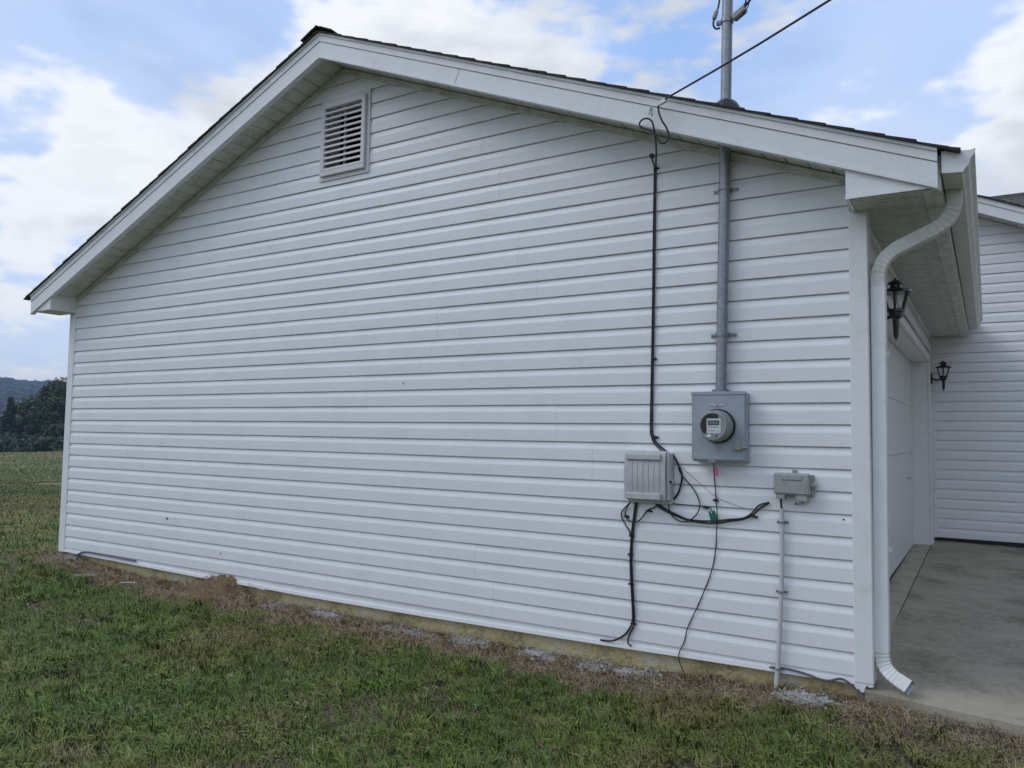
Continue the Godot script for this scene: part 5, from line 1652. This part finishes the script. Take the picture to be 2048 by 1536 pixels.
func tree_kind(seed_: int, kind: int) -> Array:
	var r := RandomNumberGenerator.new()
	r.seed = seed_
	var lobes := []
	var st := begin()
	if kind == 1:      # cedar: narrow cone
		for i in 9:
			var a := i / 8.0
			lobes.append([Vector3(r.randf_range(-0.3, 0.3), lerpf(1.0, 8.2, a), r.randf_range(-0.3, 0.3)), Vector3(lerpf(2.1, 0.5, a), 1.1, lerpf(2.1, 0.5, a))])
		tube(st, [Vector3(0, -0.4, 0), Vector3(0.1, 4, 0), Vector3(0, 8.6, 0)], 0.22, 8, 2, [1.2, 1.0, 0.7, 0.5, 0.2])
	else:
		var limbs := [[Vector3(0, -0.4, 0), Vector3(0.1, 3, 0), Vector3(0.2, 7.5, 0.2)]]
		for i in 11:
			var a := TAU * i / 11 + r.randf_range(-0.3, 0.3)
			var y := r.randf_range(1.6, 8.2)
			var rr := r.randf_range(1.2, 2.8) * (1.0 if y < 6.5 else 0.6)
			lobes.append([Vector3(cos(a) * rr, y, sin(a) * rr), Vector3(r.randf_range(1.3, 2.2), r.randf_range(1.1, 1.9), r.randf_range(1.3, 2.2))])
			limbs.append([Vector3(0.1, maxf(1.0, y - 2.0), 0.1), Vector3(cos(a) * rr * 0.6, y - 0.6, sin(a) * rr * 0.6), Vector3(cos(a) * rr, y + 0.2, sin(a) * rr)])
		lobes.append([Vector3(0.2, 8.6, 0.1), Vector3(1.9, 1.5, 1.9)])
		for i in limbs.size():
			tube(st, limbs[i], 0.28 if i == 0 else 0.09, 7, 2, [1.2, 1.0, 0.8, 0.6, 0.35])
	st.generate_normals()
	var tone: Color = [Color(0.052, 0.075, 0.024), Color(0.034, 0.054, 0.026), Color(0.070, 0.092, 0.028)][kind]
	return [st.commit(), leaf_cloud(seed_ + 7, lobes, 9000 if kind != 1 else 6500, 0.22, tone)]

func make_trees() -> void:
	var kinds := [tree_kind(501, 0), tree_kind(502, 1), tree_kind(503, 2)]
	# azimuth, distance, kind, height scale, label
	var list := [[-66.7, 112.0, 0, 0.80, "broad dark tree at the left picture edge in front of the hill"],
		[-65.3, 118.0, 1, 0.66, "dark pointed cedar left of the middle of the tree line"],
		[-64.5, 113.0, 1, 0.74, "taller pointed cedar near the middle of the tree line"],
		[-63.3, 116.0, 2, 0.72, "leafy mid green tree right of the pointed cedars"],
		[-61.8, 112.0, 0, 0.94, "tallest dark tree rising beside the house corner"],
		[-65.9, 124.0, 2, 0.62, "low bushy tree half hidden behind the left cedar"],
		[-62.6, 124.0, 0, 0.84, "dark leafy tree set back behind the tallest one"]]
	var beyond := [[-68.6, 115.0, 2, 0.95], [-70.4, 119.0, 1, 1.0], [-72.3, 114.0, 0, 1.0], [-74.5, 118.0, 2, 1.0], [-59.8, 116.0, 2, 1.05], [-57.9, 113.0, 0, 1.0], [-56.0, 118.0, 1, 1.0]]
	for i in beyond.size():
		list.append(beyond[i] + [["leafy tree", "pointed cedar", "broad dark tree"][[2, 1, 0].find(beyond[i][2])] + ["", " just", " well", " farthest"][0] + " of the tree line, " + ["first", "second", "third", "fourth", "first", "second", "third"][i] + (" beyond the left picture edge" if i < 4 else " hidden behind the house corner")])
	for i in list.size():
		var a: Array = list[i]
		var az := deg_to_rad(a[0])
		var x: float = 7.81 + sin(az) * a[1]
		var z: float = 4.31 - cos(az) * a[1]
		var t := thing("field_tree", a[4], "tree", Vector3(x, ground_y(x, z), z), "trees along the far edge of the field")
		t.rotation.y = i * 1.7
		t.scale = Vector3(1.0, 0.98, 1.0) * a[3]
		for k in 2:
			var o := MeshInstance3D.new()
			o.name = ["trunk", "crown"][k]
			o.mesh = kinds[a[2]][k]
			o.material_override = [mat.bark, mat.leaf][k]
			t.add_child(o)
	# trees beyond the right side of the driveway: out of the picture, but they shade the garage front
	var shade := [[Vector3(19.5, 0, -3.6), 0, 1.25, 0.4], [Vector3(21.5, 0, 3.2), 2, 1.3, 2.0]]
	for i in shade.size():
		var a: Array = shade[i]
		var t := thing("yard_tree", "leafy yard tree right of the driveway, " + ["the one level with the garage door", "the one level with the lawn"][i], "tree", Vector3(a[0].x, ground_y(a[0].x, a[0].z), a[0].z), "yard trees beyond the driveway")
		t.rotation.y = a[3]
		t.scale = Vector3.ONE * a[2]
		for k in 2:
			var o := MeshInstance3D.new()
			o.name = ["trunk", "crown"][k]
			o.mesh = kinds[a[1]][k]
			o.material_override = [mat.bark, mat.leaf][k]
			t.add_child(o)
	# low brush along the foot of the trees
	var brush := leaf_cloud(601, [[Vector3(0, 0.7, 0), Vector3(1.2, 0.9, 1.2)], [Vector3(0.9, 0.5, 0.3), Vector3(0.9, 0.7, 0.9)]], 420, 0.20, Color(1, 1, 1))
	var sp := []
	for i in 170:
		var az := deg_to_rad(rng.randf_range(-76, -54))
		var d := rng.randf_range(103, 122)
		var x := 7.81 + sin(az) * d
		var z := 4.31 - cos(az) * d
		sp.append([Transform3D(Basis(Vector3.UP, rng.randf() * TAU).scaled(Vector3.ONE * rng.randf_range(0.6, 1.9)), Vector3(x, ground_y(x, z) - 0.1, z)), Color(0.060, 0.082, 0.026) * rng.randf_range(0.6, 1.4)])
	scatter("brush", brush, sp, "dense dark brush closing the foot of the tree line", "brush", mat.leaf)

func hill_y(x: float, z: float) -> float:
	var p := Vector2(x - 7.8, z - 4.3)
	var d := p.length()
	var az := rad_to_deg(atan2(p.x, -p.y))
	var crest := 43.0 + 12.0 * cos(deg_to_rad((az + 72.0) * 7.0)) + 3.5 * edge_noise.get_noise_1d(az * 9.0)
	var rise := smoothstep(320.0, 1120.0, d) * (1.0 - smoothstep(1200.0, 1500.0, d))
	return -4.0 + rise * crest + 3.0 * edge_noise.get_noise_2d(x * 0.9, z * 0.9) * rise

func make_hill() -> void:
	var st := begin()
	st.set_smooth_group(1)
	var rows := []
	for j in 26:
		var d := lerpf(260.0, 1500.0, j / 25.0)
		var row := []
		for i in 61:
			var az := deg_to_rad(lerpf(-100.0, -30.0, i / 60.0))
			var x := 7.8 + sin(az) * d
			var z := 4.3 - cos(az) * d
			row.append(Vector3(x, hill_y(x, z) - (1.5 if j == 0 else 0.0), z))
		rows.append(row)
	for j in 25:
		for i in 60:
			quad(st, rows[j][i], rows[j][i + 1], rows[j + 1][i + 1], rows[j + 1][i])
	var o := obj("hill", st, plain(Color(0.05, 0.06, 0.035), 0.95))
	tag(o, "low wooded ridge on the left horizon", "hill", "", "structure")
	var crown := leaf_cloud(701, [[Vector3(0, 4.0, 0), Vector3(3.6, 3.4, 3.6)], [Vector3(1.5, 6.0, 0.8), Vector3(2.4, 2.2, 2.4)], [Vector3(-1.6, 5.2, -0.9), Vector3(2.5, 2.3, 2.5)]], 420, 0.95, Color(1, 1, 1))
	var sp := []
	for i in 16000:
		var az := deg_to_rad(rng.randf_range(-80.0, -52.0))
		var d := lerpf(280.0, 1180.0, sqrt(rng.randf()))
		var x := 7.8 + sin(az) * d
		var z := 4.3 - cos(az) * d
		var c := Color(0.060, 0.085, 0.032).lerp(Color(0.10, 0.095, 0.05), rng.randf())
		sp.append([Transform3D(Basis(Vector3.UP, rng.randf() * TAU).scaled(Vector3.ONE * rng.randf_range(0.7, 1.35)), Vector3(x, hill_y(x, z) - 1.0, z)), c * rng.randf_range(0.7, 1.2)])
	scatter("hill_forest", crown, sp, "hazy blue green forest covering the distant ridge", "forest", mat.leaf)

# ---------------------------------------------------------------- scene
func _ready() -> void:
	rng.seed = 20240917
	var cam := Camera3D.new()
	cam.name = "camera"
	cam.position = Vector3(7.8104, 1.1907, 4.3139)
	cam.rotation_degrees = Vector3(3.6493, 31.5934, 0.8410)
	cam.fov = 52.754
	cam.near = 0.05
	cam.far = 4000.0
	add_child(cam)
	cam.current = true

	var sky_mat := PanoramaSkyMaterial.new()
	sky_mat.panorama = make_sky()
	var sky := Sky.new()
	sky.sky_material = sky_mat
	var env := Environment.new()
	env.background_mode = Environment.BG_SKY
	env.sky = sky
	env.tonemap_mode = Environment.TONE_MAPPER_LINEAR
	env.tonemap_exposure = 1.25
	env.sdfgi_enabled = true
	env.ssao_enabled = true
	env.ssil_enabled = true
	env.fog_enabled = true
	env.fog_density = 0.0005
	env.fog_light_color = Color(0.66, 0.77, 0.92)
	var we := WorldEnvironment.new()
	we.name = "world_environment"
	we.environment = env
	add_child(we)

	# sun veiled by cloud, high to the left
	var sun := DirectionalLight3D.new()
	sun.name = "sun"
	sun.light_energy = 0.22
	sun.light_color = Color(1.0, 0.985, 0.96)
	sun.light_angular_distance = 30.0
	sun.shadow_enabled = true
	sun.transform = Transform3D(Basis.looking_at(-Vector3(-0.58, 0.72, 0.40).normalized(), Vector3.UP), Vector3.ZERO)
	add_child(sun)

	patch_noise = noise(901, 0.05, 3)
	edge_noise = noise(902, 0.05, 3)
	lump_noise = noise(903, 0.02, 3)
	make_materials()
	make_ground()
	make_hill()
	make_driveway()
	make_house()
	make_trees()
	make_meter()
	make_mast()
	make_boxes()
	make_cables()
	make_lantern(Vector3(7.276, 1.895, -0.300), "black coach lantern hanging beside the downspout at the near corner")
	make_lantern(Vector3(7.276, 1.905, -5.50), "black coach lantern at the far side of the garage door")
	make_ground_things()
	make_grass()
